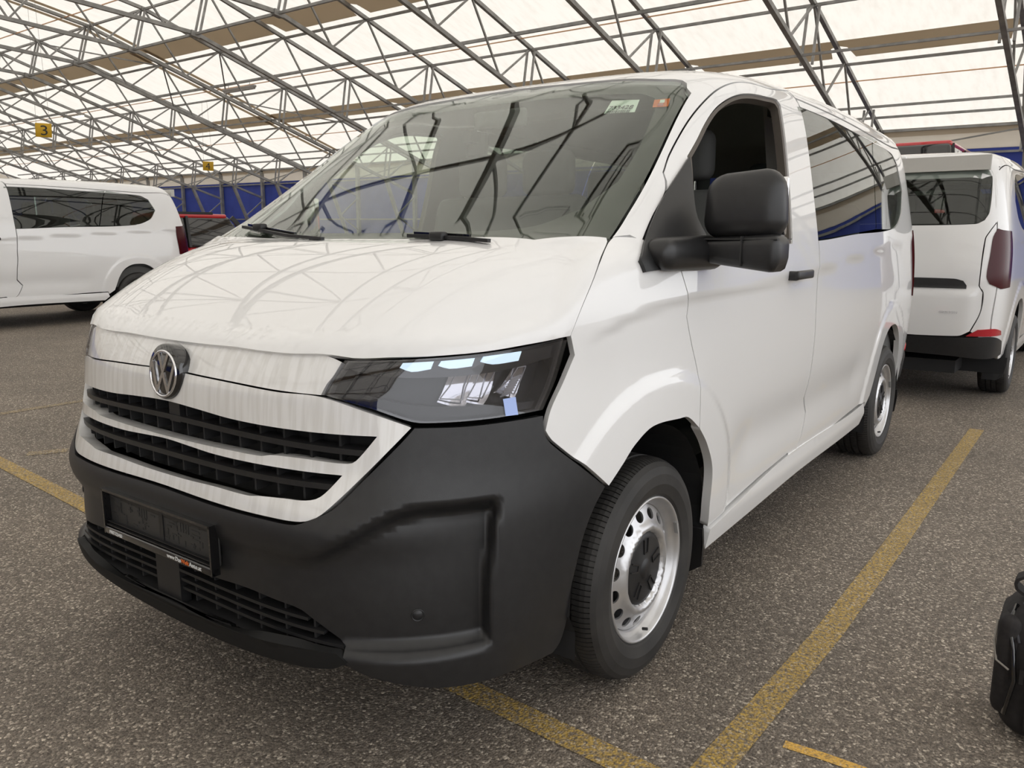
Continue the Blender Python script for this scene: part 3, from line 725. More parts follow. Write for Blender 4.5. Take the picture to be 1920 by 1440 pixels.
def wheel(parent, c, side, steer=0.0, fine=True):
    w = empty('wheel', (0, 0, 0), parent)
    Rr = Matrix.Rotation(steer, 3, 'Z')
    n = 130
    # tyre: treaded ring, profile from outer bead over the tread to the inner bead (x = 0 at the rim flange plane, + outward)
    prof = [(.216, -.012), (.232, .004), (.262, .014), (.292, .012), (.314, .004), (.327, -.008), (.334, -.022),
            (.3375, -.036), (.3385, -.060), (.3305, -.062), (.3305, -.070), (.3390, -.072), (.3395, -.099), (.3315, -.101), (.3315, -.109), (.3395, -.111),
            (.3390, -.138), (.3305, -.140), (.3305, -.148), (.3385, -.150), (.3375, -.176), (.330, -.192), (.314, -.206), (.27, -.214), (.216, -.196)]
    v, f = [], []
    k = len(prof)
    for i in range(n * 2):
        blk, lo = divmod(i, 2)
        a = 2 * math.pi * (blk + (0.0 if lo == 0 else .80)) / n
        for q, (r, x) in enumerate(prof):
            v.append((x, r * math.cos(a), r * math.sin(a)))
    base = len(v)
    for i in range(n * 2):
        j = (i + 1) % (n * 2)
        gr = i % 2 == 1                                          # the narrow slice is a sipe across the shoulder
        for q in range(k - 1):
            f.append((i * k + q, i * k + q + 1, j * k + q + 1, j * k + q))
    me = bpy.data.meshes.new('tyre'); 
    v = np.array(v); vv = [tuple(q) for q in v]
    # sink the sipes: duplicate ring pairs pulled in by 4 mm
    cuts = [q for q in range(5, 9)] + [11, 12] + [15, 16] + [19, 20, 21]
    f2 = []
    for i in range(n * 2):
        j = (i + 1) % (n * 2)
        for q in range(k - 1):
            if i % 2 == 1 and fine and q in (5, 6, 7, 11, 15, 19, 20):
                deep = .0055 if (i // 2) % 3 else .008
                quad = [i * k + q, i * k + q + 1, j * k + q + 1, j * k + q]
                b0 = len(vv)
                for t in quad:
                    x, y, z = vv[t]; r = math.hypot(y, z); s = (r - deep) / r
                    vv.append((x, y * s, z * s))
                f2.append((b0, b0 + 1, b0 + 2, b0 + 3))
                f2.append((quad[0], quad[1], b0 + 1, b0)); f2.append((quad[2], quad[3], b0 + 3, b0 + 2))
            else:
                f2.append((i * k + q, i * k + q + 1, j * k + q + 1, j * k + q))
    def place(o):
        for vt in o.data.vertices:
            q = Vector((vt.co.x * side, vt.co.y, vt.co.z)); vt.co = Rr @ q + Vector(c)
        if side < 0: o.data.flip_normals()
        return o
    place(pydata('tyre', vv, [q[::-1] for q in f2], 'rubber', w))
    rp = [(.2225, -.014), (.2235, -.004), (.221, .001), (.217, .001), (.213, -.004), (.2105, -.012), (.206, -.020), (.198, -.026), (.194, -.034), (.190, -.060), (.182, -.095), (.182, -.17), (.21, -.19)]
    vv, f = lathe_x(rp, 96)
    place(pydata('rim', vv, [q[::-1] for q in f], 'steel', w, True))
    fx = lambda r: np.interp(r, [0, .108, .113, .120, .128, .138, .148, .180, .192], [-.030, -.030, -.012, -.003, -.001, -.006, -.016, -.030, -.038])
    circ = lambda r, n, a0=0, cx=0, cy=0, rx=None: [(cx + (rx or r) * math.cos(a0) * math.cos(2 * math.pi * i / n) - r * math.sin(a0) * math.sin(2 * math.pi * i / n), cy + (rx or r) * math.sin(a0) * math.cos(2 * math.pi * i / n) + r * math.cos(a0) * math.sin(2 * math.pi * i / n)) for i in range(n)]
    loops = [circ(.192, 80), circ(.106, 60)]
    for i in range(15):
        a = 2 * math.pi * i / 15
        loops.append(circ(.0205, 18, a, .1665 * math.cos(a), .1665 * math.sin(a), .0165))
    place(panel('wheel_disc', ChartP(fx), loops, 'steel', depth=.006, grid=.011, gap=0, step=.02, parent=w, raw=True, corner=60, m_in='steel'))
    cap = [(.0001, -.006), (.028, -.006), (.030, -.009), (.034, -.009), (.036, -.010), (.095, -.011), (.109, -.014), (.113, -.020), (.113, -.04)]
    vv, f = lathe_x(cap, 72)
    hc = place(pydata('hub_cap', vv, [q[::-1] for q in f], 'plastic_dark', w, True))
    for i in range(5):
        a = 2 * math.pi * i / 5 + .3
        d = Vector((0, math.cos(a), math.sin(a))); t = Vector((0, -math.sin(a), math.cos(a)))
        rib = stroke([(-.013, .094), (-.010, .050), (.010, .050), (.013, .094)], .004, -.010, -.014)
        place(pydata('cap_rib', [d * q[2] + t * q[0] + Vector((q[1] + .0035, 0, 0)) for q in rib[0]], rib[1], 'plastic', w))
    place(MB().tube([(-.012, .0, -.196), (.004, .0, -.192)], .005, 8).build('valve', 'black_print', w))
    if fine:
        a = .35
        mb = MB().bar((-.004, .213 * math.cos(a - .10), .213 * math.sin(a - .10)), (-.004, .213 * math.cos(a + .10), .213 * math.sin(a + .10)), .008, .012, up=(1, 0, 0))
        place(mb.build('balance_weight', 'galv', w))
    return w

def arch_loop(y0, lo_f, lo_r):
    return

ARCH_F = at(0, 'arch')
def rear_arch():
    rel = [(-.47, .375), (-.385, .43), (-.350, .52), (-.31, .62), (-.235, .725), (-.12, .79), (0, .805), (.12, .79), (.235, .725), (.31, .62), (.352, .50), (.372, .38), (.375, .34)]
    return [(.99, 4.085 + a, z) for a, z in rel]

def build_van():
    V = empty('passenger_van')
    O = OUT
    P = lambda *a, **k: panel(*a, parent=V, **k)
    # ---- glass and upper body
    ws = P('windscreen', CW, [sym(O['windshield'])], 'glass', depth=.004, off=-.004, grid=.05, gap=.002, m_in='glass')
    band = [(0, 0, 1.352), (.45, 0, 1.357), (.66, 0, 1.372), (.745, 0, 1.42), (.775, 0, 1.50), (.755, 0, 1.60), (.70, 0, 1.76), (.668, 0, 1.80), (.6, 0, 1.822), (.3, 0, 1.840), (0, 0, 1.845)]
    panel('frit_band', CW, [sym(O['windshield']), sym(band)], 'frit', depth=.001, off=-.016, grid=.05, gap=.003, parent=ws, inner=False)
    lab = panel('label', CW, [O['label']], 'label', depth=.0006, off=-.0142, grid=.010, step=.008, gap=0, parent=ws, inner=False)
    a, nrm = surf(CW, O['label'][3], -.0112); b, _ = surf(CW, O['label'][2], -.0112); t, _ = surf(CW, O['label'][0], -.0112)
    xd = (b - a).normalized(); yd = (t - a).normalized()
    tx, _w = place_text('lettering', '733428', .040, a + xd * .010 + yd * .042, xd, yd, 'black_print', ws, width=.088)
    mb = MB(); x = .012
    while x < .096:
        wd = random.choice((.0012, .002, .003)); mb.bar(a + xd * x + yd * .012 + nrm * .0004, a + xd * x + yd * .034 + nrm * .0004, wd, .0004, up=nrm); x += wd + random.choice((.0012, .002))
    bc = mb.build('barcode', 'black_print', ws)
    for o in (tx, bc):                                           # lay the print on the bent glass
        q = np.array([tuple(vt.co) for vt in o.data.vertices]); e = 2e-3; z0 = np.zeros(len(q))
        P0 = CW.pos(q[:, 0], q[:, 2]); N0 = np.cross(CW.pos(q[:, 0] + e, q[:, 2]) - P0, CW.pos(q[:, 0], q[:, 2] + e) - P0)
        N0 /= np.linalg.norm(N0, axis=1, keepdims=True); N0 *= np.where(N0[:, 1:2] > 0, -1, 1)
        o.data.vertices.foreach_set('co', (P0 - N0 * .0122).ravel())
    panel('toll_sticker', CW, [O['vignette']], 'orange_print', depth=.0006, off=-.0112, grid=.05, gap=0, parent=ws, inner=False)
    q = [np.array(v) for v in O['vignette']]
    mid = lambda s, t: tuple(q[0] * (1 - s) * (1 - t) + q[1] * s * (1 - t) + q[2] * s * t + q[3] * (1 - s) * t)
    panel('sticker_patch', CW, [[mid(.38, .1), mid(.68, .1), mid(.68, .5), mid(.38, .5)]], 'label', depth=.0006, off=-.0104, grid=.05, gap=0, parent=ws, inner=False)
    panel('sticker_code', CW, [[mid(.30, .55), mid(.66, .55), mid(.66, .92), mid(.30, .92)]], 'red_refl', depth=.0006, off=-.0104, grid=.05, gap=0, parent=ws, inner=False)
    # small etched van outline low on the glass
    ic = [(.60, 1.387), (.61, 1.398), (.64, 1.401), (.655, 1.413), (.72, 1.413), (.724, 1.385)]
    pts = [surf(CW, (x, 0, z), -.002)[0] for x, z in ic]
    mb = MB()
    for i in range(len(pts) - 1): mb.bar(pts[i], pts[i + 1], .0016, .0006)
    mb.build('etched_mark', 'frit', ws)

    S = list(O['sail']); DT = list(O['door_top']); RS = list(O['roofseam'])
    wl = smooth_loop([CW0.uv(q) for q in sym(O['windshield'])], .035); wl = wl if area(wl) < 0 else wl[::-1]
    k = int(np.argmin(np.abs(wl[:, 0]) + (wl[:, 1] < 1.6) * 9)); wl = np.roll(wl, -k, 0)
    e = int(np.argmin(np.hypot(wl[:, 0] - O['windshield'][10][0], wl[:, 1] - O['windshield'][10][2])))
    we = [tuple(surf(CW0, (max(0., x) * 1.002, 0, z + (.003 if z > 1.84 else 0)))[0]) for x, z in wl[:e + 1]]
    we[0] = (0, we[0][1], we[0][2])
    roof_half = we + [(we[-1][0] + .012, we[-1][1] + .06, 1.319), (S[3][0] - .001, S[3][1] - .001, S[3][2] + .003)] + \
        [S[2], S[1], (.872, 1.18, 1.485)] + DT[:-1] + [(.823, 2.40, 1.908), (.846, 2.425, 1.876), RS[1], RS[2], (.815, 4.70, 1.85), (.80, 4.83, 1.815), (.78, 4.87, 1.875), (.58, 4.88, 1.90), (0, 4.88, 1.912)]
    P('roof_panel', CC, [sym(roof_half)], 'paint', depth=.022, grid=.045, m_in='headliner')
    for sx in (1, -1):
        # ---- front wing
        hd = list(O['hood'][8:13])
        seam_top = [(q[0] + .002, q[1] + .002, q[2] + .004) for q in hd] + [(.868, .868, 1.318)]
        DF = list(O['door_front'])
        wing = seam_top + [(.890, .925, 1.312), (.915, .967, 1.307), (.938, .902, 1.259), (.947, .914, 1.226), (.963, 1.080, 1.232)] + DF[1:] + [(.99, 1.12, .786), (.988, 1.068, .792)] + list(O['arch'][3::-1]) + list(O['bump_fender'][-2:0:-1]) + [(.895, .514, .904), (.898, .557, .964), (.896, .595, 1.021)]
        P('front_wing', CC, [wing], 'paint', disp=flank_disp, grid=.014, sx=sx)
        # ---- front door
        sr = list(O['sail_rear'])
        win = list(O['dwin']) + [(.974, 1.75, 1.287), (.962, 1.315, 1.272)] + sr[::-1][:3]
        DR = [(q[0], q[1], q[2]) for q in O['door_rear']]
        lowr = DR[:4:-1]
        door = DF[1:] + list(O['arch'][6:9]) + [(.955, 1.405, .352), (.966, 1.89, .402), (.966, 2.24, .424)] + lowr + [DR[4], (.976, 2.437, 1.293), (.885, 2.43, 1.80), (.846, 2.41, 1.876), (.823, 2.392, 1.905)] + DT[-2::-1] + [(.872, 1.182, 1.482), (S[1][0], S[1][1] + .004, S[1][2]), (S[2][0], S[2][1] + .004, S[2][2]), (.919, .974, 1.309), (.940, .909, 1.26), (.949, .92, 1.231), (.964, 1.084, 1.234)]
        d = P('front_door', CC, [door, win], 'paint', disp=flank_disp, grid=.016, sx=sx, depth=.03)
        wi = [(np.array(q) + (np.array([.91, 1.75, 1.52]) - np.array(q)) * .055) for q in win]
        panel('window_seal', CC, [win, [tuple(q) for q in wi]], 'seal', depth=.03, off=-.006, grid=.03, gap=.0, parent=d, sx=sx)
        if sx < 0:
            panel('window_pane', CD, [win], 'glass', depth=.004, off=-.02, grid=.05, gap=0, parent=d, sx=sx, m_in='glass')
        sail = S[:7] + [(.968, 1.30, 1.252)] + sr[::-1]
        s = panel('mirror_mount', CC, [[(q[0], q[1], q[2]) for q in sail]], 'plastic', depth=.03, off=.012, grid=.02, gap=0, corner=65, parent=d, sx=sx)
        build_mirror(V, sx)
        # handle
        h0, hn = surf(CC, (1.0, 2.045, 1.178), .03, flank_disp); h1, _ = surf(CC, (1.0, 2.215, 1.184), .03, flank_disp)
        hm = (h0 + h1) / 2
        def mir(o):
            if sx < 0:
                for vt in o.data.vertices: vt.co.x = -vt.co.x
                o.data.flip_normals()
            return o
        mir(rbox('door_handle', hm, (.018, .20, .034), 'plastic', d, .008, 3))
        hs, _ = surf(CC, (1.0, 2.05, 1.178), .010, flank_disp)
        mir(rbox('handle_root', hs, (.045, .035, .036), 'plastic', d, .008, 2))
        cup = [tuple(surf(CC, (1.0, 2.13 + .055 * math.cos(t), 1.183 + .046 * math.sin(t)))[0]) for t in np.linspace(0, 2 * math.pi, 20, endpoint=False)]
        panel('handle_cup', CC, [cup], 'paint', depth=.02, off=.0015, grid=.008, gap=0, parent=d, sx=sx, disp=lambda x, y, z: flank_disp(x, y, z) - .022 * np.maximum(0, 1 - ((y - 2.13) / .055) ** 2 - ((z - 1.183) / .046) ** 2) ** .5)
        # ---- rear flank
        sw = list(O['swin'])
        fl = [(.847, 2.428, 1.873), (RS[1][0], RS[1][1], RS[1][2] - .003), (RS[2][0], RS[2][1], RS[2][2] - .003), (.815, 4.70, 1.847), (.80, 4.82, 1.81), (.84, 4.89, 1.56), (.88, 4.945, 1.3), (.89, 4.955, 1.0), (.885, 4.955, .70), (.88, 4.93, .55), (.91, 4.68, .36)] + rear_arch()[::-1][1:] + [(.96, 3.60, .418), (.96, 3.26, .415)] + [(q[0], q[1] + .007, q[2] + .004) for q in DR[:4:-1]] + [(DR[4][0], DR[4][1] + .007, DR[4][2]), (.976, 2.444, 1.293), (.885, 2.437, 1.80)]
        fl_o = P('rear_flank', CC, [fl, sw], 'paint', disp=flank_disp, grid=.026, sx=sx, depth=.03)
        dv = list(O['sdiv'])
        g1 = [sw[0], sw[1], sw[2], (.846, 3.735, 1.832), (.88, 3.675, 1.729), (.955, 3.555, 1.352)] + sw[9:]
        g2 = [(.846, 3.745, 1.832)] + sw[4:9] + [(.955, 3.565, 1.352), (.88, 3.685, 1.729)]
        panel('side_window', CG, [g1], 'privacy', depth=.004, off=-.002, grid=.04, gap=.002, parent=fl_o, sx=sx, m_in='privacy', disp=None)
        panel('side_window', CG, [g2], 'privacy', depth=.004, off=-.002, grid=.04, gap=.002, parent=fl_o, sx=sx, m_in='privacy', disp=None)
        # ---- sill
        sill = [(.955, 1.415, .345), (.966, 1.89, .396), (.968, 2.34, .420), (.96, 3.26, .407), (.955, 3.60, .410), (.945, 3.62, .35), (.934, 3.55, .300), (.953, 2.491, .306), (.949, 1.84, .283), (.944, 1.41, .268)]
        P('sill', CC, [sill], 'paint', off=.002, grid=.03, sx=sx, depth=.03, disp=lambda x, y, z: .014 * sstep(.43, .35, z))
        # ---- headlight
        build_lamp(V, sx)
        # ---- wheels, liners, flaps
        for yy, arch in ((.985, 'front'), (4.085, 'rear')):
            wheel(V, (.958 * sx, yy, .3395), sx, 0.0, True)
            mb = MB(); n = 22
            prof = [(-.40, .22), (-.40, .30)] + [(.43 * math.cos(t), .355 + .425 * math.sin(t)) for t in np.linspace(math.pi, 0, n)] + [(.43, .30), (.43, .22)]
            vv = []; ff = []
            for a, z in prof: vv += [(.95 * sx, yy + a, z), (.60 * sx, yy + a, z)]
            for i in range(len(prof) - 1): ff.append((2 * i, 2 * i + 1, 2 * i + 3, 2 * i + 2))
            ff.append(tuple(2 * i + 1 for i in range(len(prof))))
            o = pydata('wheel_arch_liner', vv, ff, 'trim', V)
            fv = [(sx * a, yy + .375 + b, z) for a, b, z in ((.80, 0, .35), (.965, .012, .35), (.965, .02, .30), (.95, .05, .20), (.90, .055, .165), (.80, .045, .165))]
            fb = [(a, b + .012, z) for a, b, z in fv]
            n6 = 6
            pydata('mud_flap', fv + fb, [tuple(range(6)), tuple(range(11, 5, -1))] + [(i, i + 6, (i + 1) % 6 + 6, (i + 1) % 6) for i in range(6)], 'plastic_dark', V)
    # ---- bonnet and nose
    P('bonnet', CB, [sym(O['hood'])], 'paint', depth=.022, off=.004, grid=.028, gap=.002)
    seam = [(0, 0, .983), (.15, 0, .980), (.30, 0, .976), (.434, .069, .969), (.545, .107, .9655)]
    nose = [(0, 0, 1.080), (.26, 0, 1.076), (.434, 0, 1.068), (.540, .130, 1.058), (.576, .152, 1.045), (.565, .13, 1.01), (.555, .118, .993)] + seam[::-1]
    P('nose_panel', CF, [sym(nose)], 'paint_nose', depth=.02, off=-.006, grid=.028)
    fr = seam[:] + [(.65, .167, .932), (.72, .223, .901), (.7265, .2275, .8965)] + list(O['frame_low'][1:-1]) + [(0, 0, .679)]
    gu = [(0, 0, .898), (.15, 0, .893)] + list(O['grille_upper']) + [(.15, 0, .808), (0, 0, .807)]
    gl = [(0, 0, .795), (.12, 0, .791)] + list(O['grille_lower']) + [(.12, 0, .713), (0, 0, .712)]
    frm = P('grille_frame', CF, [sym(fr), sym(gu), sym(gl)], 'paint_nose', depth=.045, grid=.02, step=.012, m_in='paint_nose')
    build_grille(V)
    bt = [(0, 0, .677), (.245, 0, .673), (.436, 0, .6715), (.534, 0, .6715), (.573, 0, .6855), (.600, .083, .711), (.652, .138, .780), (.712, .205, .866), (.7295, .229, .8965)] + [(.747, .252, .896), (.80, .32, .894), (.835, .382, .895), (.892, .512, .899)] + [(.899, .508, .855), (.909, .522, .827), (.946, .609, .750), (.971, .692, .680)] + list(O['bump_arch'][1:]) + [(.90, .381, .262), (.86, .276, .262), (.806, .193, .27), (.741, .128, .29), (.66, .09, .318), (.63, .07, .340)]
    low = [(.626, .066, .372), (.52, .03, .449), (.496, .028, .456), (.359, .014, .471), (.23, .011, .467), (0, .01, .462)]
    bump = P('front_bumper', CF, [sym(bt + low)], 'plastic', disp=bumper_disp, depth=.03, grid=.014, m_in='plastic_dark')
    build_lower_grille(V, bump)
    build_plate(V)
    build_emblem(V)
    for px in ((.778, .148, .447), (-.60, .05, .538)):
        for sx in (1,):
            c, n = surf(CF, px, .001, bumper_disp)
            rot = n.to_track_quat('X', 'Z').to_matrix()
            vv, f = lathe_x([(.0001, .002), (.011, .002), (.012, .0005), (.0135, .0005), (.0145, .003), (.016, 0), (.016, -.01)], 24)
            pydata('parking_sensor', [rot @ Vector(q) + c for q in vv], [q[::-1] for q in f], 'plastic', V, True)
    # ---- wipers
    for side, pts in ((1, [(-.60, .725, 1.350), (-.42, .69, 1.334), (-.25, .66, 1.318), (-.05, .655, 1.308)]), (2, [(.30, .66, 1.318), (.42, .66, 1.314), (.52, .67, 1.310), (.62, .70, 1.304)])):
        mb = MB(); q = [surf(CW, p, .012)[0] for p in pts]
        for i in range(3): mb.bar(q[i], q[i + 1], .014, .010)
        wp = mb.build('wiper_arm', 'plastic_dark', V)
        bl = [surf(CW, (p[0], p[1], p[2] + .012), .004)[0] for p in pts[:3]]
        MB().bar(bl[0], bl[1], .010, .014).bar(bl[1], bl[2], .010, .014).build('wiper_blade', 'gloss_black', wp)
        j, n = surf(CW, (pts[0][0] + .13, 0, pts[0][2] - .006), .016)
        rbox('wiper_joint', j, (.05, .03, .026), 'plastic_dark', wp, .006, 2)
    cl = [surf(CW, (x, 0, 1.312), .004)[0] for x in np.linspace(-.70, .70, 15)]
    mb = MB()
    for i in range(14): mb.bar(cl[i] + Vector((0, .02, -.018)), cl[i + 1] + Vector((0, .02, -.018)), .05, .012)
    mb.build('cowl_grille', 'plastic_dark', V)
    build_rear(V)
    build_cabin(V)
    return V

def mirrored(o, sx):
    if sx < 0:
        for vt in o.data.vertices: vt.co.x = -vt.co.x
        o.data.flip_normals()
    return o

def build_mirror(V, sx):
    root = empty('wing_mirror', (0, 0, 0), V)
    def shell(q, top):
        x, y, z = q
        k = 1 - .16 * max(0, -x / .118) * max(0, z / .1)          # slopes down towards the body
        return (x * (1 - .10 * max(0, z / .1)), y * (1 - .25 * max(0, z / .1) - .2 * abs(x) / .118), z * k)
    mirrored(rbox('mirror_cap', (1.118, 1.215, 1.416), (.238, .135, .196), 'plastic', root, .055, 5, taper=lambda q: shell(q, 1)), sx)
    def arm(q):
        x, y, z = q
        s = (x + .145) / .29
        return (x, y * (.75 + .25 * s), z * (.72 + .38 * s) + (.006 if z > 0 else -.020 * s * (1 if x < .12 else .4)))
    mirrored(rbox('mirror_foot', (1.11, 1.205, 1.285), (.26, .125, .080), 'plastic', root, .03, 4, taper=arm), sx)
    mirrored(rbox('mirror_base', (.975, 1.11, 1.278), (.15, .36, .105), 'plastic', root, .045, 4, taper=lambda q: (q[0] * (.55 + .45 * (q[1] + .18) / .36), q[1], q[2] * (.85 + .15 * (q[1] + .18) / .36))), sx)
    mirrored(rbox('mirror_glass', (1.118, 1.276, 1.412), (.20, .012, .165), 'chrome', root, .005, 2), sx)
    mb = MB().box((1.118, 1.215, 1.3185), (.232, .128, .003)).box((1.135, 1.205, 1.285), (.0025, .128, .084))
    mirrored(mb.build('mirror_seam', 'black_print', root), sx)
    if sx < 0:                                                   # the far mirror is folded back against its door
        piv = Vector((-1.0, 1.19, 1.30)); rt = Matrix.Rotation(math.radians(-74), 3, 'Z')
        for ch in root.children:
            if ch.name.startswith('mirror_base'): continue
            for vt in ch.data.vertices: vt.co = rt @ (vt.co - piv) + piv

def build_lamp(V, sx):
    O = OUT
    H = [q for q in O['headlight']]
    root = panel('headlight', CF, [H], 'lens', depth=.004, off=.0, grid=.03, gap=.003, parent=V, sx=sx, m_in='lens', step=.012)
    cen = np.mean(np.array(H), 0)
    inn = [tuple(cen + (np.array(q) - cen) * .985) for q in H]
    panel('lamp_housing', CF, [inn], 'lamp_in', depth=.01, off=-.075, grid=.03, gap=0, parent=root, sx=sx)
    lp = [tuple(cen + (np.array(q) - cen) * .93) for q in H]
    panel('lamp_rim', CF, [inn, lp], 'gloss_black', depth=.055, off=-.014, grid=.03, gap=0, parent=root, sx=sx, m_in='gloss_black')
    # upper hood of the lamp, glossy, carrying the three light blades
    hood = [(.60, .165, 1.046), (.775, .336, 1.050), (.845, .465, 1.056), (.893, .602, 1.068), (.892, .590, 1.035), (.84, .44, 1.012), (.76, .305, 1.006), (.66, .20, 1.012), (.585, .145, 1.030)]
    panel('lamp_brow', CF, [hood], 'gloss_black', depth=.05, off=-.022, grid=.03, gap=.002, parent=root, sx=sx)
    for k in ('drl1', 'drl2', 'drl3'):
        panel('daylight_blade', CF, [O[k]], 'drl', depth=.006, off=-.012, grid=.02, gap=0, parent=root, sx=sx, m_in='drl')
    # faceted reflector bowls
    for k, dep in (('bowl1', .050), ('bowl2', .048), ('bowl3', .034)):
        B = np.array(O[k]); bc = B.mean(0)
        panel('reflector', CF, [O[k]], 'chrome', depth=.012, off=-dep, grid=.006, gap=0, parent=root, sx=sx, m_in='lamp_in', step=.006,
              disp=lambda x, y, z, bc=bc: -.020 * np.exp(-((x - bc[0]) / .030) ** 2 - ((z - bc[2]) / .035) ** 2))
        for i in range(len(B)):
            a, _n = surf(CF, B[i], -dep + .004); e, _n = surf(CF, B[(i + 1) % len(B)], -dep + .004)
            mirrored(MB().bar(a, e, .0025).build('reflector_edge', 'steel', root), sx)
    for i in range(8):
        a, _ = surf(CF, (.850 - .0015 * i, .455 - .004 * i, .990 - .0055 * i), -.026); b, _ = surf(CF, (.862 - .001 * i, .482 - .004 * i, .998 - .0055 * i), -.026)
        mirrored(MB().bar(a, b, .002, .004).build('indicator_fin', 'steel', root), sx)
    lowr = [(.60, .135, .955), (.72, .23, .925), (.80, .34, .915), (.885, .52, .915), (.888, .53, .932), (.80, .34, .936), (.72, .23, .945), (.62, .15, .975)]
    panel('lamp_apron', CF, [lowr], 'lamp_in', depth=.03, off=-.03, grid=.03, gap=0, parent=root, sx=sx)
    if sx > 0:
        panel('lamp_sticker', CF, [O['sticker']], 'sticker_blue', depth=.0006, off=.0008, grid=.02, gap=0, parent=root, inner=False)  # small pale blue rectangle on the outside of the lens

def strip_at(chart, xs, zf, off0, off1, h):
    """a horizontal slat following the nose at height zf(x), from depth off0 to off1"""
    v, f = [], []
    for x in xs:
        z = zf(x)
        p, n = surf(chart, (x, .0 + .35 * x * x, z))
        n = Vector((n.x, n.y, 0)).normalized()
        for o, dz in ((off0, -h / 2), (off0, h / 2), (off1, h / 2), (off1, -h / 2)): v.append(p + n * o + Vector((0, 0, dz)))
    for i in range(len(xs) - 1):
        for j in range(4):
            a = i * 4 + j; b = i * 4 + (j + 1) % 4
            f.append((a, b, b + 4, a + 4))
    f.append((3, 2, 1, 0)); k = (len(xs) - 1) * 4; f.append((k, k + 1, k + 2, k + 3))
    return v, f

def build_grille(V):
    root = empty('radiator_grille', (0, 0, 0), V)
    ang = lambda x: (x, .02 + .36 * x * x, 0)
    xs = np.linspace(-.66, .66, 45)
    for zf, lim in ((lambda x: .855 - .020 * (x / .64) ** 2, .645), (lambda x: .757 + .0 * x - .002 * (x / .6) ** 2, .585)):
        v, f = strip_at(CF, np.linspace(-lim, lim, 41), zf, -.010, -.055, .014)
        pydata('slat', v, f, 'plastic', root)
    # back plate
    v, f = strip_at(CF, np.linspace(-.70, .70, 41), lambda x: .805, -.085, -.10, .26)
    pydata('backing', v, f, 'trim', root)
    for z0, lim in ((.852, .60), (.756, .54)):
        for x in np.arange(-lim, lim + .01, .0735):
            p, n = surf(CF, (x, .02 + .36 * x * x, z0)); n = Vector((n.x, n.y, 0)).normalized()
            MB().bar(p - n * .05 + Vector((0, 0, -.042)), p - n * .05 + Vector((0, 0, .040)), .006, .05, up=n).build('fin', 'trim', root)
    p, n = surf(CF, (.02, 0, .868)); MB().box(p + Vector((0, .03, .002)), (.05, .03, .055)).build('camera_block', 'plastic', root)

def build_lower_grille(V, bump):
    root = empty('lower_grille', (0, 0, 0), V)
    for k, z in enumerate((.385, .412, .439)):
        lim = (.60, .555, .515)[k]
        v, f = strip_at(CF, np.linspace(-lim, lim, 33), lambda x, z=z: z - .012 * (x / .6) ** 2, -.020, -.065, .008)
        pydata('slat', v, f, 'plastic_dark', root)
    for x in np.arange(-.54, .56, .09):
        p, n = surf(CF, (x, .01 + .15 * x * x, .41)); n = Vector((n.x, n.y, 0)).normalized()
        MB().bar(p - n * .055 + Vector((0, 0, -.05)), p - n * .055 + Vector((0, 0, .05)), .006, .05, up=n).build('fin', 'trim', root)
    v, f = strip_at(CF, np.linspace(-.60, .60, 33), lambda x: .40, -.10, -.115, .25)
    pydata('backing', v, f, 'trim', root)
    v, f = strip_at(CF, np.linspace(-.57, .57, 33), lambda x: .334 + .028 * (x / .62) ** 2, -.004, -.11, .008)
    pydata('shelf', v, f, 'trim', root)
    p, n = surf(CF, (-.02, 0, .40)); MB().box(p + Vector((.0, .03, .0)), (.115, .03, .12)).build('radar_cover', 'plastic', root)
    # front lip under the opening
    lip = [(0, .02, .345), (.2, .02, .346), (.43, .03, .360), (.618, .062, .366), (.640, .075, .345), (.60, .068, .322), (.472, .05, .300), (.212, .052, .274), (0, .05, .264)]
    panel('front_lip', CF, [sym(lip)], 'lip', depth=.022, off=.003, grid=.02, gap=0, parent=V, disp=lambda x, y, z: .012 * np.exp(-((z - (.338 + .05 * (x / .6) ** 2)) / .008) ** 2), m_in='plastic_dark')

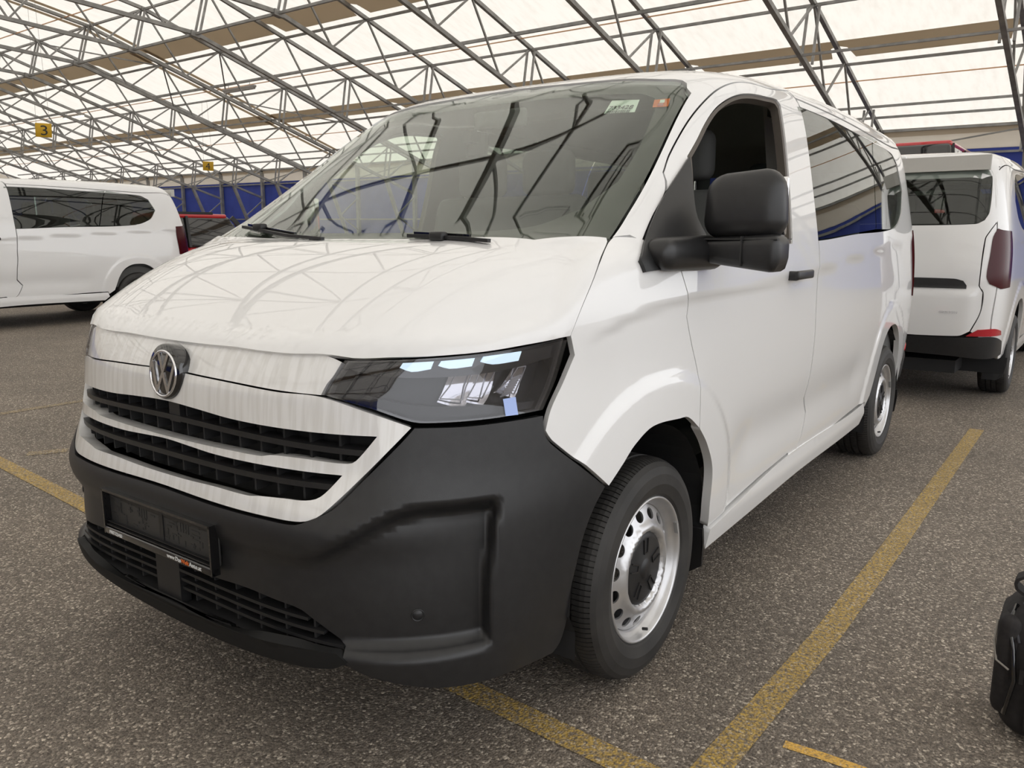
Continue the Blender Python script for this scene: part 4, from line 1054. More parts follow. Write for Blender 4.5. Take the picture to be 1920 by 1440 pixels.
def build_plate(V):
    root = empty('plate_holder', (0, 0, 0), V)
    x0, x1, z0, z1 = -.2625, .2625, .491, .6235
    y = -.0155
    rbox('holder_tray', (0, y + .020, (z0 + z1) / 2 + .011), (.525, .010, z1 - z0 - .02), 'tray', root, .004, 2)
    mb = MB()
    mb.bar((x0, y + .006, z1 - .003), (x1, y + .006, z1 - .003), .007, .024, up=(0, 1, 0)).bar((x0 + .0035, y + .006, z0), (x0 + .0035, y + .006, z1), .007, .024, up=(0, 1, 0)).bar((x1 - .0035, y + .006, z0), (x1 - .0035, y + .006, z1), .007, .024, up=(0, 1, 0))
    mb.build('holder_frame', 'gloss_black', root)
    rbox('holder_strip', (0, y + .006, z0 + .011), (.525, .024, .022), 'gloss_black', root, .004, 2)
    MB().box((0, y + .008, z0 + .026), (.518, .018, .004)).box((0, y + .010, z0 + .034), (.518, .012, .002)).build('holder_ledge', 'plastic', root)
    MB().box((.012, y + .0145, .565), (.018, .006, .10)).build('holder_rib', 'plastic', root)
    mb = MB()
    r = random.Random(11)
    for s in (-1, 1):
        for i in range(30):
            cx = s * .13 + r.uniform(-.105, .105); cz = r.uniform(.535, .61)
            w, h = r.choice(((.012, .004), (.004, .016), (.018, .005), (.006, .006), (.022, .004), (.005, .03)))
            mb.box((cx, y + .0146, cz), (w, .002, h))
        for i in range(4): mb.box((s * .19 - .02, y + .0146, .56 + i * .012), (.034, .002, .005))
        for i in range(4): mb.box((s * .10 + i * .012, y + .0146, .587), (.004, .002, .036))
    tag(mb.build('slot', 'black_print', root), kind='stuff')
    yt = y - .0068
    # writing on the strip
    place_text('lettering', 'FIRSTCLASS', .0135, (-.232, yt, z0 + .006), (1, 0, 0), (0, 0, 1), 'white_print', root, width=.066)
    o, w = place_text('lettering', 'www.Das', .0165, (.062, yt, z0 + .006), (1, 0, 0), (0, 0, 1), 'white_print', root, width=.064)
    o, w2 = place_text('lettering', 'Welt', .0165, (.128, yt, z0 + .006), (1, 0, 0), (0, 0, 1), 'orange_print', root, width=.034)
    o, w3 = place_text('lettering', 'Auto.at', .0165, (.164, yt, z0 + .006), (1, 0, 0), (0, 0, 1), 'white_print', root, width=.054)

def stroke(path, w, y0, y1):
    """flat letter stroke with mitred joints, in x/z, between depths y0 and y1"""
    P = [Vector(p) for p in path]; L, R = [], []
    for i, p in enumerate(P):
        a = (P[i] - P[i - 1]).normalized() if i else (P[1] - P[0]).normalized()
        b = (P[i + 1] - P[i]).normalized() if i < len(P) - 1 else a
        na, nb = Vector((-a.y, a.x)), Vector((-b.y, b.x)); m = (na + nb).normalized(); k = w / 2 / max(.35, m.dot(na))
        L.append(p + m * k); R.append(p - m * k)
    v, f = [], []
    for yv in (y0, y1):
        for l, r in zip(L, R): v += [(l.x, yv, l.y), (r.x, yv, r.y)]
    n = 2 * len(P)
    for i in range(len(P) - 1):
        a = 2 * i
        f += [(a, a + 1, a + 3, a + 2), (n + a + 2, n + a + 3, n + a + 1, n + a), (a, a + 2, n + a + 2, n + a), (a + 3, a + 1, n + a + 1, n + a + 3)]
    f += [(1, 0, n, n + 1), (n - 2, n - 1, 2 * n - 1, 2 * n - 2)]
    return v, f

def build_emblem(V, rear=False):
    root = empty('badge', (0, 0, 0), V)
    c, n = surf(CF, (0, .0, .978))
    R = .0745
    c = c + Vector((.012, 0, 0))
    tilt = Matrix.Rotation(math.radians(-6), 3, 'X')
    put = lambda vs: [tilt @ Vector(q) + c for q in vs]
    sw = lambda vs: [(q[1], -q[0], q[2]) for q in vs]              # x-axis lathe -> faces -y
    vv, f = lathe_x([(R * 1.0, -.02), (R * 1.0, .006), (R * .97, .013), (R * .93, .0155), (.0001, .016)], 64)
    pydata('badge_disc', put(sw(vv)), [q[::-1] for q in f], 'gloss_black', root, True)
    r2 = .0625
    off = (0, 0, -.006)
    vv, f = lathe_x([(r2 * .90, .016), (r2 * .90, .019), (r2 * .95, .0205), (r2, .019), (r2, .016)], 64)
    pydata('badge_ring', put([(a[0], a[1], a[2] - .006) for a in sw(vv)]), [q[::-1] for q in f], 'chrome', root, True)
    s = r2
    for path in ([(-.36, .88), (-.02, .13), (.02, .13), (.36, .88)], [(-.82, .44), (-.40, -.74), (-.03, -.02), (.03, -.02), (.40, -.74), (.82, .44)]):
        v, f = stroke([(x * s, z * s - .006) for x, z in path], .0098, -.016, -.019)
        pydata('badge_letter', put(v), f, 'chrome', root)

def build_rear(V):
    rp = lambda x, z: tuple(surf(CR, (x, 0, z))[0])
    cp = lambda p: tuple(surf(CC, p)[0])
    zt = 1.905
    gate = [(0, 4.9, zt), (.55, 4.88, zt - .008), (.765, 4.85, 1.868), (.80, 4.85, 1.80), (.838, 4.88, 1.45), (.80, 4.95, 1.36), (.775, 4.95, 1.30), (.77, 4.97, .95), (.80, 4.97, .90), (.795, 4.97, .75), (.74, 4.97, .60), (.66, 4.97, .56), (0, 4.97, .55)]
    win = [(0, 0, 1.845), (.66, 0, 1.835), (.735, 0, 1.815), (.765, 0, 1.75), (.778, 0, 1.50), (.755, 0, 1.44), (.70, 0, 1.412), (0, 0, 1.405)]
    def gd(x, y, z):
        return -.022 * sstep(.90, .93, z) * sstep(1.30, 1.20, z) * sstep(.72, .66, np.abs(x)) * 0 + .018 * sstep(.95, .87, z) * sstep(.80, .70, np.abs(x))
    g = panel('tailgate', CR, [sym(gate), sym(win)], 'paint', parent=V, disp=gd, grid=.035)
    panel('rear_window', CR, [sym(win)], 'privacy', depth=.004, off=.001, grid=.06, gap=.002, parent=g, m_in='privacy')
    bar = [(0, 0, 1.0), (.60, 0, 1.0), (.665, 0, .985), (.69, 0, .95), (.69, 0, .925), (0, 0, .925)]
    panel('grip_strip', CR, [sym(bar)], 'plastic', depth=.02, off=.012, grid=.05, gap=0, parent=g, disp=gd)
    b, n = surf(CR, (-.52, 0, .735), .018)
    place_text('lettering', '4MOTION', .026, b + Vector((0.0, .003, 0)), (-1, 0, 0), (0, 0, 1), 'chrome', g, width=.125)
    rbox('roof_lamp', (0, 4.79, 1.935), (.30, .06, .03), 'paint', g, .01, 2)
    for sx in (1, -1):
        side = [cp(q) for q in [(.80, 4.825, 1.81), (.84, 4.894, 1.56), (.88, 4.949, 1.3), (.89, 4.959, 1.0), (.885, 4.959, .70), (.88, 4.935, .55)]]
        inner = [(.742, .598), (.797, .75), (.803, .90), (.773, .95), (.778, 1.30), (.803, 1.36), (.838, 1.45), (.80, 1.80), (.765, 1.868)]
        cor = [(side[0][0] - .012, side[0][1] + .03, 1.855)] + side + [rp(.80, .555)] + [rp(x, z) for x, z in inner]
        TL = [rp(.845, 1.375), cp((.90, 4.90, 1.39)), cp((.935, 4.76, 1.37)), cp((.938, 4.76, 1.20)), cp((.935, 4.78, .93)), cp((.90, 4.93, .925)), rp(.835, .965), rp(.812, 1.02), rp(.82, 1.20), rp(.825, 1.32)]
        def both(name, pts, m, off, **k):
            class A(ChartF):
                def uv(s, p): return (math.atan2(p[0], p[1] - 3.6) * 1.3, p[2])
                def pos(s, u, v, disp=None):
                    su, cu = np.sin(u / 1.3), np.cos(u / 1.3)
                    r = solve(lambda r: G(r * su, 3.6 + r * cu, v) < 1, np.full_like(u, .1), np.full_like(u, 2.4))
                    if disp is not None: r = r + disp(r * su, 3.6 + r * cu, v)
                    return np.stack([r * su, 3.6 + r * cu, v], -1)
            return panel(name, A(), [pts], m, off=off, sx=sx, **k)
        both('corner_panel', cor, 'paint', 0., parent=V, grid=.03)
        t = both('tail_lamp', TL, 'red_lamp', .006, parent=V, grid=.03, depth=.03, gap=0)
        both('reflector', [(.70, 4.98, .562), (.78, 4.98, .615), (.90, 4.93, .622), (.945, 4.85, .60), (.95, 4.83, .566)], 'red_refl', .006, parent=V, grid=.03, gap=0)
    bp = [(0, 0, .548), (.5, 0, .548), (.70, 0, .555), (.93, 4.9, .56), (.95, 4.70, .50), (.93, 4.66, .36), (.85, 4.9, .385), (.6, 4.98, .40), (0, 4.98, .41)]
    class A2(ChartF):
        def uv(s, p): return (math.atan2(p[0], p[1] - 3.6) * 1.3, p[2])
        def pos(s, u, v, disp=None):
            su, cu = np.sin(u / 1.3), np.cos(u / 1.3)
            r = solve(lambda r: G(r * su, 3.6 + r * cu, v) < 1, np.full_like(u, .1), np.full_like(u, 2.4))
            return np.stack([r * su, 3.6 + r * cu, v], -1)
    panel('rear_bumper', A2(), [sym([(0, 5.0, .548), (.5, 5.0, .548), (.70, 4.98, .555), (.90, 4.93, .56), (.95, 4.80, .52), (.95, 4.70, .40), (.85, 4.92, .385), (.6, 4.99, .40), (0, 5.0, .41)])], 'plastic', off=.012, parent=V, grid=.03, m_in='plastic_dark')

def build_cabin(V):
    MB().box((0, 2.65, .30), (1.30, 4.5, .10)).box((0, .75, .68), (1.1, .75, .72)).build('chassis', 'trim', V)  # plain dark boxes added inside the body to block light
    c = empty('cabin', (0, 0, 0), V)
    MB().box((0, 2.95, .52), (1.7, 3.75, .06)).build('cabin_floor', 'cabin', c)
    rbox('dashboard', (0, 1.12, 1.10), (1.74, .50, .34), 'cabin', c, .06, 3, taper=lambda q: (q[0], q[1], q[2] + (.06 * (q[1] / .25) if q[2] > 0 else 0)))
    def seat(x, y, w, tall=True, headw=.25):
        s = []
        s.append(rbox('seat_cushion', (x, y - .18, .86), (w, .50, .16), 'cabin', c, .05, 3))
        s.append(rbox('seat_back', (x, y + .12, 1.21), (w, .15, .62), 'cabin', c, .06, 3, rot=Matrix.Rotation(math.radians(-13), 3, 'X'), taper=lambda q: (q[0] * (1 - .12 * max(0, q[2])), q[1], q[2])))
        return s
    def head(x, y, z=1.665):
        rbox('headrest', (x, y, z), (.27, .11, .21), 'cabin', c, .045, 3)
        for s in (-.06, .06): MB().tube([(x + s, y, z - .18), (x + s, y, z - .08)], .007).build('headrest_post', 'chrome', c)
    seat(.47, 1.98, .52); head(.47, 2.19, 1.66)
    seat(-.42, 1.98, .92); head(-.22, 2.19, 1.62); head(-.62, 2.19, 1.62)
    for y in (3.05, 4.0):
        seat(0, y, 1.5)
        for x in (-.5, 0, .5): head(x, y + .21, 1.60)
    vv, f = lathe_x([(.185 + .016 * math.cos(t), .016 * math.sin(t)) for t in np.linspace(0, 2 * math.pi, 9)], 32)
    rot = Matrix.Rotation(math.radians(90), 3, 'Z') @ Matrix.Rotation(math.radians(0), 3, 'Y')
    tl = Matrix.Rotation(math.radians(28), 3, 'X')
    sw = pydata('steering_wheel', [tl @ (rot @ Vector(q)) + Vector((.45, 1.52, 1.16)) for q in vv], f, 'cabin', c, True)
    mb = MB().bar((.45, 1.52, 1.16), (.30, 1.52, 1.16), .04, .02).bar((.45, 1.52, 1.16), (.60, 1.52, 1.16), .04, .02).bar((.45, 1.52, 1.16), (.45, 1.38, 1.10), .08, .06)
    mb.build('steering_column', 'cabin', c)
    rbox('rear_view_mirror', (0, 1.52, 1.775), (.25, .03, .07), 'cabin', c, .012, 2)
    for sx in (1, -1):
        MB().bar((.90 * sx, 2.40, .95), (.80 * sx, 2.38, 1.86), .03, .12, up=(1, 0, 0)).build('door_pillar', 'headliner', c)
        MB().box((.90 * sx, 3.0, .85), (.03, 2.9, .75)).build('side_trim', 'cabin', c)
    MB().box((0, 2.40, 1.905), (1.4, .06, .03)).build('roof_bow', 'headliner', c)
    MB().box((0, 4.86, 1.87), (1.50, .05, .11)).build('rear_header', 'headliner', c)  # box added to stop light leaking in between roof and tailgate
    for sx in (1, -1): MB().bar((.812 * sx, 2.30, 1.838), (.810 * sx, 3.4, 1.840), .06, .06).bar((.810 * sx, 3.4, 1.840), (.768 * sx, 4.75, 1.812), .06, .06).build('roof_rail', 'cabin', c)  # strips added behind the roof seams to block daylight through the gap

# ------------------------------------------------------------------ the hall (its own frame: x along the blue wall, y across the span)
def rot_hall():
    d, t = -0.024, 0.011
    return Matrix.Rotation(d, 3, 'Z') @ Matrix.Rotation(t, 3, 'Y')
HR = rot_hall().to_4x4()
def hall(o, x=0.0):
    o.matrix_world = HR @ Matrix.Translation((x, 0, 0)); return o
YW, HE, SL, HB = 34.0, 5.234, .318, 4.47
def up_z(y):                                                   # upper chord
    a = abs(y); return HE + SL * (YW - a) if a > 18 else HE + SL * 16 + .17 * (18 - a)
def lo_z(y):                                                   # lower chord
    a = abs(y); return 8.62 + .317 * (17.4 - a) if a > 17.4 else 8.62 + .055 * (17.4 - a)
X0, X1 = -84.0, 16.8

def fz(x): return .0115 * max(0.0, -1.5 - x)

def build_hall():
    xs = [-120, -84, -60, -40, -25, -12, -6, -3, -1.5, 140]
    v, f = [], []
    for x in xs: v += [(x, -60, fz(x)), (x, 60, fz(x))]
    for i in range(len(xs) - 1): f.append((2 * i, 2 * i + 2, 2 * i + 3, 2 * i + 1))
    fl = tag(pydata('floor', v, f, 'asphalt'), kind='structure')
    def line(name, pts, w, m, h=.0015):
        v, f = [], []
        for i, (x, y) in enumerate(pts):
            a = Vector(pts[max(0, i - 1)]); b = Vector(pts[min(len(pts) - 1, i + 1)]); d = (b - a).normalized(); n = Vector((-d.y, d.x)) * w / 2
            v += [(x + n.x, y + n.y, fz(x) + h), (x - n.x, y - n.y, fz(x) + h)]
        for i in range(len(pts) - 1): f.append((2 * i, 2 * i + 1, 2 * i + 3, 2 * i + 2))
        return pydata(name, v, f, m, fl)
    line('bay_line', [(1.30, .58), (1.345, 1.6), (1.355, 2.6), (1.36, 5.2)], .088, 'yellow')
    line('bay_line', [(1.40, .545), (.5, .595), (-1.5, .69), (-2.15, .735), (-4.6, .885)], .088, 'yellow', .0025)
    line('bay_line', [(-4.49, .88), (-4.487, 3.6)], .085, 'yellow_faint')
    line('bay_mark', [(-3.21, .97), (-3.10, 1.16)], .10, 'yellow_faint')
    line('bay_mark', [(1.42, .885), (1.52, .893), (1.75, .897)], .034, 'yellow_new')
    # a scrap of grit behind the van
    # walls
    def wall(name, pts, m):
        return tag(hall(pydata(name, pts, [(0, 1, 2, 3)], m)), kind='structure')
    for nm, y in (('wall_back', YW + .12), ('wall_front', -YW - .12)):
        w = wall(nm, [(X0, y, -1.5), (X1, y, -1.5), (X1, y, HB), (X0, y, HB)], 'blue')
        s = -1 if y > 0 else 1
        pydata('upper_panel', [(X0, y + .02 * s, HB - .02), (X1, y + .02 * s, HB - .02), (X1, y + .02 * s, HE + .10), (X0, y + .02 * s, HE + .10)], [(0, 1, 2, 3)], 'wallfab', w)
        pydata('valance', [(X0, y + .10 * s, HE - .22), (X1, y + .10 * s, HE - .22), (X1, y + .10 * s, HE + .02), (X0, y + .10 * s, HE + .02)], [(0, 1, 2, 3)], 'band', w)
        MB().bar((X0, y + .14 * s, HE + .02), (X1, y + .14 * s, HE + .02), .14, .10).build('eave_beam', 'galv', w)
        MB().bar((X0, y + .10 * s, HB - .17), (X1, y + .10 * s, HB - .17), .06, .08).build('wall_rail', 'galv', w)
        MB().bar((X0, y + .10 * s, 1.9), (X1, y + .10 * s, 1.9), .06, .07).build('wall_rail', 'galv', w)
    for nm, x in (('wall_left', X0),):                    # the right-hand end of the hall stands open
        w = wall(nm, [(x, -YW, -1.5), (x, YW, -1.5), (x, YW, HB), (x, -YW, HB)], 'blue' if x < 0 else 'roof')
        pydata('upper_panel', [(x, -YW, HB), (x, YW, HB), (x, YW, HE), (x, 18, up_z(18)), (x, 0, up_z(0)), (x, -18, up_z(18)), (x, -YW, HE)], [tuple(range(7))], 'wallfab' if x < 0 else 'roof', w)
    # roof skin, hung just above the upper chords
    ys = [-YW - .2, -18, 0, 18, YW + .2]
    v, f = [], []
    for y in ys: v += [(X0, y, up_z(y) + .16), (X1, y, up_z(y) + .16)]
    for i in range(4): f.append((2 * i, 2 * i + 1, 2 * i + 3, 2 * i + 2))
    ce = tag(hall(pydata('ceiling', v, f, 'roof')), kind='structure')
    XT = [-1.5, -6.72, -12.0, -17.3, -22.55, -27.7, -32.4, -37.35, -42.5, -47.2, -52.2, -57.4, -62.5, -67.6, -72.7, -77.8]
    XR = [3.7, 8.9, 14.1]
    XA = sorted(XT + XR)
    # tan bands: flaps hung under the skin between the trusses, cut back around each chord
    for s in (1, -1):
        for y0, y1 in ((20.35, 21.35), (27.35, 28.40)):
            edges = [X0] + XA + [X1]
            for a, b in zip(edges[:-1], edges[1:]):
                y = (y0 + y1) / 2; g = .16; c = .22
                pts = [(a + .02, y0), (b - .02, y0), (b - .02, y0 + .30), (b - g - .1, y0 + .42), (b - g - c, y1), (a + g + c, y1), (a + g + .1, y0 + .42), (a + .02, y0 + .30)]
                vv = [(px, py * s, up_z(py) + .10) for px, py in pts] + [(px, py * s, up_z(py) + .092) for px, py in pts]
                pydata('roof_band', vv, [tuple(range(8)), tuple(range(15, 7, -1))] + [(i, (i + 1) % 8, (i + 1) % 8 + 8, i + 8) for i in range(8)], 'band', ce)
        for x in (-36.9, -38.1):
            vv = [(x + dx, y * s, up_z(y) + dz) for dz in (.06, .05) for dx, y in ((-.16, 6), (.16, 6), (.16, 18), (-.16, 18))] 
            pydata('joint_strip', vv, [(0, 1, 2, 3), (7, 6, 5, 4), (0, 4, 5, 1), (2, 6, 7, 3)], 'band', ce)
            vv = [(x + dx, y * s, up_z(y) + dz) for dz in (.06, .05) for dx, y in ((-.16, 18), (.16, 18), (.16, 33.5), (-.16, 33.5))]
            pydata('joint_strip', vv, [(0, 1, 2, 3), (7, 6, 5, 4), (0, 4, 5, 1), (2, 6, 7, 3)], 'band', ce)
    for y in (24.25, 29.8, 17.0):
        MB().bar((X0, y, up_z(y) - .02), (X1, y, up_z(y) - .02), .035).build('rope', 'rope', ce)
    # one truss, local x = 0
    def members():
        out = []
        B = lambda nm, a, b, w, h=None: out.append((nm, (0, *a) if len(a) == 2 else a, (0, *b) if len(b) == 2 else b, w, h))
        U = lambda y: (y, up_z(y)); L = lambda y: (y, lo_z(y))
        B('upper_chord', U(34), U(18), .13, .13); B('upper_chord', U(18), U(0), .13, .13)
        B('lower_chord', (34, 3.36), L(31.7), .13, .13); B('lower_chord', L(31.7), L(17.4), .14, .14); B('lower_chord', L(17.4), L(0), .14, .14)
        B('column', (34, 0), (34, HE), .20, .20); B('leg', L(31.7), (33.4, .1), .17, .17)
        B('web_bar', (34, 3.2), (32.55, 2.1), .07); B('web_bar', (32.55, 2.1), (34, 1.2), .06); B('web_bar', U(33.6), L(31.7), .08)
        for y, l in ((32, 31.7), (25, 24.7), (18, 17.5), (11, 10.7), (4, 3.7)):
            for dx in (-.17, .17): B('post', (dx, y, up_z(y) - .03), (dx, l, lo_z(l)), .07)
        for u, l in ((18, 19.75), (21.5, 19.75), (21.5, 23.1), (25, 23.1), (25, 26.7), (28.5, 26.7), (28.5, 30.1), (32, 30.1), (14.5, 16.2), (18, 16.2), (14.5, 12.7), (11, 12.7), (11, 9.2), (7.5, 9.2), (7.5, 5.7), (4, 5.7), (4, 1.9), (0, 1.9)):
            B('web_bar', U(u), L(l), .062)
        for y in (34, 18): B('node_plate', (y, up_z(y) - .10), (y, up_z(y) + .05), .20, .20)
        B('node_plate', (17.55, lo_z(17.55) - .02), (17.2, lo_z(17.2) - .02), .22, .20)
        return out
    mem = members()
    cache = {}
    half = MB()
    for nm, a, b, w, h in mem: half.bar((a[0], -a[1], a[2]), (b[0], -b[1], b[2]), w, h)
    hm = bpy.data.meshes.new('truss_far_half'); hm.from_pydata(half.v, [], half.f)
    hm.materials.append(M['galv'])
    meshes = []
    for nm, a, b, w, h in mem:
        mb = MB().bar(a, b, w, h); me = bpy.data.meshes.new(nm); me.from_pydata(mb.v, [], mb.f); me.materials.append(M['galv']); meshes.append((nm, me))
    names = {}
    ordw = ['first', 'second', 'third', 'fourth', 'fifth', 'sixth', 'seventh', 'eighth', 'ninth', 'tenth', 'eleventh', 'twelfth', 'thirteenth', 'fourteenth', 'fifteenth', 'sixteenth']
    for i, x in enumerate(XT + XR):
        t = empty('roof_truss'); hall(t, x)
        if i < len(XT):
            lab = {0: 'grey steel lattice roof truss at the right edge of the photo', 1: 'grey lattice truss rising behind the rear side window of the near van',
                   7: 'grey lattice truss flanked by two tan strips at the roof joint'}.get(i, 'grey steel lattice roof truss, %s from the right edge' % ordw[i])
            tag(t, lab, 'roof truss', 'lattice roof trusses')
            for nm, me in meshes: link(nm, me, None, t)
        else:
            tag(t, 'grey steel lattice roof truss beyond the right edge of the photo', 'roof truss', 'lattice roof trusses')
            mb = MB()
            for nm, a, b, w, h in mem: mb.bar(a, b, w, h)
            tag(mb.build('truss_near_half', 'galv', t), kind='stuff')
        tag(link('truss_far_half', hm, None, t), kind='stuff')
    # purlins
    pl = [(18, up_z(18) - .04, .085, 'highest grey purlin along the roof kink'), (21.5, up_z(21.5) - .04, .085, 'grey purlin just below the upper tan band'),
          (23.8, up_z(23.8) - .10, .11, 'thick grey purlin carrying the tube lamps, beside an orange rope'), (25, up_z(25) - .04, .085, 'grey purlin through the twin posts at mid slope'),
          (28.6, up_z(28.6) - .04, .085, 'grey purlin along the lower edge of the lower tan band'), (31.8, up_z(31.8) - .02, .085, 'upper of the two grey purlins near the eave'),
          (32.7, up_z(32.7) - .02, .085, 'lower of the two grey purlins near the eave'), (17.4, lo_z(17.4) - .03, .09, 'grey purlin on the bottom chord bends beside the upper tan band'),
          (24.1, lo_z(24.1) - .02, .07, 'thin grey tie running across the lower tan band'), (14.5, up_z(14.5) - .04, .085, 'grey purlin above the roof kink towards the ridge'), (11, up_z(11) - .04, .085, 'second grey purlin above the roof kink')]
    for y, z, w, lab in pl:
        o = MB().bar((X0 + 2.5, y, z), (X1 - 2.5, y, z), w).build('purlin', 'galv'); hall(o); tag(o, lab, 'purlin')
    for y in (-11, -14.5, -18, -21.5, -25, -28.6, -32, 0, 4, 7.5, -4, -7.5):
        o = MB().bar((X0 + 2.5, y, up_z(y) - .04), (X1 - 2.5, y, up_z(y) - .04), .085).build('purlin', 'galv'); hall(o); tag(o, 'grey purlin overhead behind the camera', 'purlin', 'purlins overhead')
    # wall bracing: one slanting rod a bay
    edges = sorted(XT)
    for i, (a, b) in enumerate(zip(edges[:-1], edges[1:])):
        o = MB().bar((a + .1, YW - .05, HB - .05), (b - .1, YW - .05, HE - .10), .055).build('wall_brace', 'galv'); hall(o)
        k = len(edges) - 2 - i
        tag(o, ('slanting grey brace over the blue wall, right of the near van' if k == 0 else 'slanting grey brace over the blue wall, %s bay from the right' % ordw[k]), 'brace', 'wall braces')
    # roof-plane bracing near the joint
    for (a, b), (c, d), lab in (((-32.4, 21.5), (-37.3, 25), 'thin diagonal roof brace just right of the tan joint strips'), ((-37.3, 21.5), (-42.5, 25), 'thin diagonal roof brace just left of the tan joint strips'),
                                ((-32.4, 28.6), (-37.3, 25), 'thin diagonal roof brace below the grey tube lamps'), ((-42.5, 18), (-37.3, 21.5), 'thin diagonal roof brace left of the joint near the upper tan band')):
        o = MB().bar((a, b, up_z(b) - .12), (c, d, up_z(d) - .12), .06).build('roof_brace', 'galv'); hall(o); tag(o, lab, 'brace')
    # tube lamps
    def lamp(x, y, z, m, lab):
        r = empty('tube_lamp'); r.matrix_world = HR @ Matrix.Translation((x, y, z)); tag(r, lab, 'lamp')
        rbox('lamp_body', (0, 0, 0), (2.7, .16, .12), 'tube', r, .03, 2)
        rbox('lamp_cover', (0, 0, -.09), (2.55, .14, .09), m, r, .03, 2)
        MB().bar((-.9, 0, .05), (-.9, 0, .26), .02).bar((.9, 0, .05), (.9, 0, .26), .02).build('hanger', 'galv', r)
    lamp(-34.7, 24.0, up_z(23.8) - .33, 'tube', 'unlit grey tube lamp hanging from the thick purlin')
    lamp(-52.3, 23.9, up_z(23.8) - .33, 'tube_on', 'lit white tube lamp near the number 3 sign')
    # hanging bay signs
    def sign(c, n, size, top, lab):
        r = empty('bay_sign'); r.matrix_world = HR @ Matrix.Translation(c) @ Matrix.Rotation(math.radians(42), 4, 'Z'); tag(r, lab, 'sign')
        rbox('sign_board', (0, 0, 0), (size, .03, size * .86), 'sign', r, .006, 1, rot=Matrix.Rotation(math.radians(2.5), 3, 'Y'))
        o, w = place_text('lettering', n, size * .86, (-size * .24, -.022, -size * .30), (1, 0, 0), (0, 0, 1), 'black_print', r, width=size * .42)
        for s in (-.42, .42): MB().tube([(s * size, 0, size * .4), (s * size * math.cos(math.radians(42)), -s * size * math.sin(math.radians(42)), top)], .006, 5).build('wire', 'galv', r)
    sign((-34.6, 14.5, 5.22), '3', .648, up_z(14.5) - .082 - 5.22, 'left yellow hanging bay sign, numbered three')
    sign((-39.43, 25.0, 4.646), '4', .57, up_z(25) - .082 - 4.646, 'right yellow hanging bay sign, numbered four, over the blue wall')

def build_car(loc, rz, paint, lab, L=4.2, H=1.60, W=1.80, name='hatchback_car', rails=True):
    r = empty(name); tag(r, lab, 'car')
    h0 = H * .60
    body = rbox('body', (0, 0, h0 / 2 + .14), (W, L, h0 - .18), paint, r, .14, 4, taper=lambda q: (q[0] * (1 - .06 * (abs(q[1]) / (L / 2)) ** 3), q[1], q[2] - (.10 * max(0, q[1] - .9) if q[2] > 0 else 0)))
    gy = -.35
    def gh(q):
        x, y, z = q; t = (z + (H - h0) / 2) / (H - h0)
        return (x * (1 - .17 * t), y * (1 - .20 * t) + (-.05 * t), z)
    rbox('window_band', (0, gy, (h0 + H) / 2 - .03), (W - .10, L * .70, H - h0), 'gloss_black', r, .06, 3, taper=gh)
    rbox('roof', (0, gy - .05, H - .03), (W * .80, L * .54, .10), paint, r, .045, 3)
    for s in (1, -1):
        for y0, y1, n in ((L * .33, L * .20, 'pillar'), (-L * .43, -L * .33, 'pillar'), (-.25, -.22, 'pillar')):
            MB().bar((s * (W / 2 - .055), y0, h0 - .02), (s * W * .395, y1, H - .04), .05, .09).build(n, 'plastic_dark', r)
        if rails: MB().bar((s * W * .385, gy - .9, H + .03), (s * W * .385, gy + .75, H + .03), .04, .05).build('roof_rail', 'plastic_dark', r)
        for y in (-L * .31, L * .31):
            vv, f = lathe_x([(.0001, .02), (.20, .02), (.22, .04), (.30, .035), (.325, .0), (.325, -.18)], 28, (s * (W / 2 - .04), y, .325))
            if s < 0: vv = [(2 * s * (W / 2 - .04) - q[0], q[1], q[2]) for q in vv]
            pydata('wheel', vv, f, 'rubber', r)
    r.matrix_world = Matrix.Translation(loc) @ Matrix.Rotation(rz, 4, 'Z')
    return r

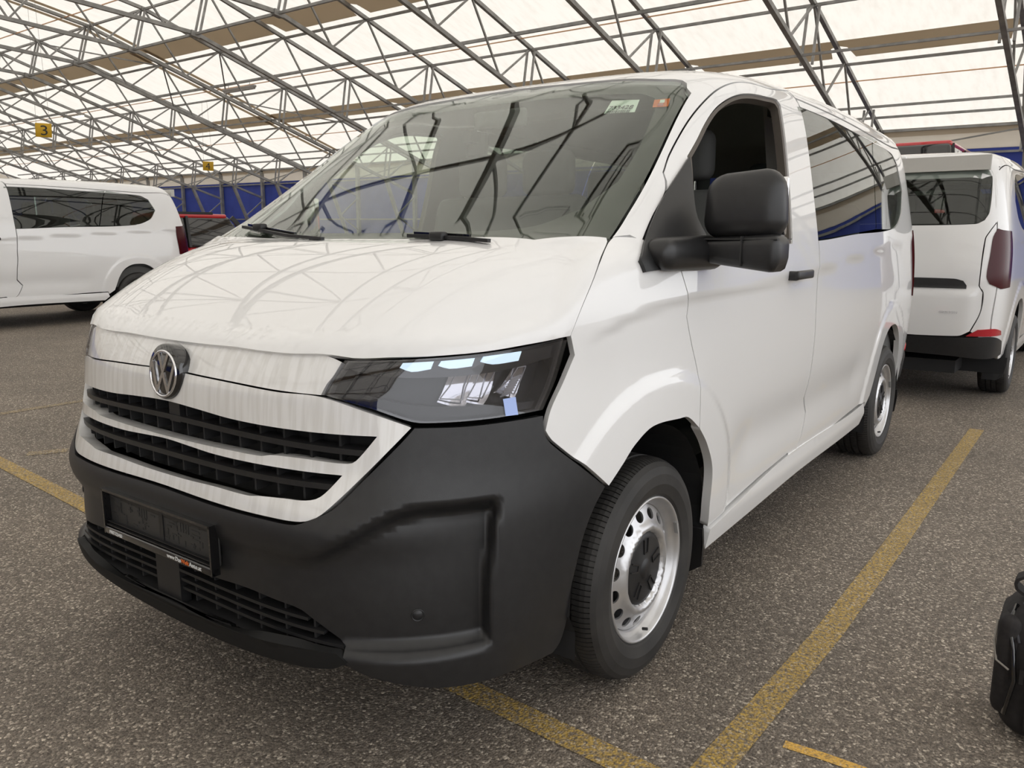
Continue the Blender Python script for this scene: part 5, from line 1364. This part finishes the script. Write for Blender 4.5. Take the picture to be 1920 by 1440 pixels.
def build_bag():
    r = empty('camera_bag', (2.045, 1.38, 0)); tag(r, 'black nylon bag standing open on the asphalt at the right edge', 'bag')
    rbox('bag_body', (0, 0, .185), (.40, .26, .37), 'bag', r, .07, 4, taper=lambda q: (q[0] * (1 - .12 * max(0, -q[2] / .185) ** 2), q[1] * (1 - .18 * max(0, q[2] / .185)), q[2]))
    rbox('side_pocket', (-.172, -.02, .20), (.06, .20, .28), 'bag', r, .028, 3)
    rbox('front_pocket', (.03, -.135, .155), (.30, .05, .24), 'bag', r, .022, 3)
    MB().tube([(-.206, -.05, .30), (-.207, -.08, .25), (-.196, -.115, .215), (-.165, -.135, .205)], .003, 6).build('piping', 'bag_grey', r, True)
    MB().tube([(-.165, -.06, .36), (-.178, -.10, .32), (-.160, -.128, .26), (-.150, -.14, .18), (-.165, -.138, .08)], .006, 6).build('zip', 'gloss_black', r, True)
    MB().tube([(-.15, -.05, .365), (-.166, -.09, .33), (-.150, -.122, .28)], .004, 6).build('zip_lining', 'bag_mesh', r, True)
    vv = []; n = 24
    path = [(.12, .383), (-.13, .383), (-.158, .386), (-.172, .396), (-.176, .409), (-.172, .422), (-.158, .432), (-.13, .435), (.12, .435)]
    vv = []
    for i, (x, z) in enumerate(path):
        a = Vector(path[max(0, i - 1)]); e = Vector(path[min(len(path) - 1, i + 1)]); d = (e - a).normalized(); nx, nz = -d.y * .004, d.x * .004
        for yy in (-.045, .005):
            vv += [(x + nx, yy, z + nz), (x - nx, yy, z - nz)]
    ff = []
    for i in range(len(path) - 1):
        k = 4 * i
        ff += [(k, k + 2, k + 6, k + 4), (k + 3, k + 1, k + 5, k + 7), (k + 1, k, k + 4, k + 5), (k + 2, k + 3, k + 7, k + 6)]
    ff += [(1, 3, 2, 0), (4 * len(path) - 4, 4 * len(path) - 2, 4 * len(path) - 1, 4 * len(path) - 3)]
    pydata('handle', vv, ff, 'bag', r)
    MB().tube([(-.14, -.03, .352), (-.06, -.035, .362), (.1, -.03, .362)], .028, 12).build('rolled_flap', 'bag', r, True)
    mb = MB().bar((-.135, -.138, .215), (-.135, -.138, .175), .010, .004)
    mb.build('zip_puller', 'plastic', r)

build_hall()
van = build_van()
tag(van, 'large white passenger van in the centre with black bumper and open driver window', 'van', 'white vans')
left = copy_tree(van)
left.location = (-10.66, 1.28, .105)
tag(left, 'white passenger van parked at the left edge, seen from its side', 'van', 'white vans')
right = copy_tree(van)
right.rotation_euler = (0, 0, math.pi)
right.location = (.43, 10.95, 0)
tag(right, 'white van at the right edge showing its tailgate and dark red tail lamp', 'van', 'white vans')
build_car((-13.9, 8.6, fz(-13.8)), 0, 'red_paint', 'red hatchback with black roof rails behind the left white van')
build_car((-21.5, 14.0, fz(-21.5)), 0, 'grey_paint', 'dark grey car between the red hatchback and the near van', H=1.50, name='saloon_car', rails=False)
build_car((-1.0, 15.2, 0), 0, 'red_paint', 'tall red van whose roof edge shows above the right white van', L=4.6, H=2.78, W=1.95, name='tall_van', rails=False)
build_bag()
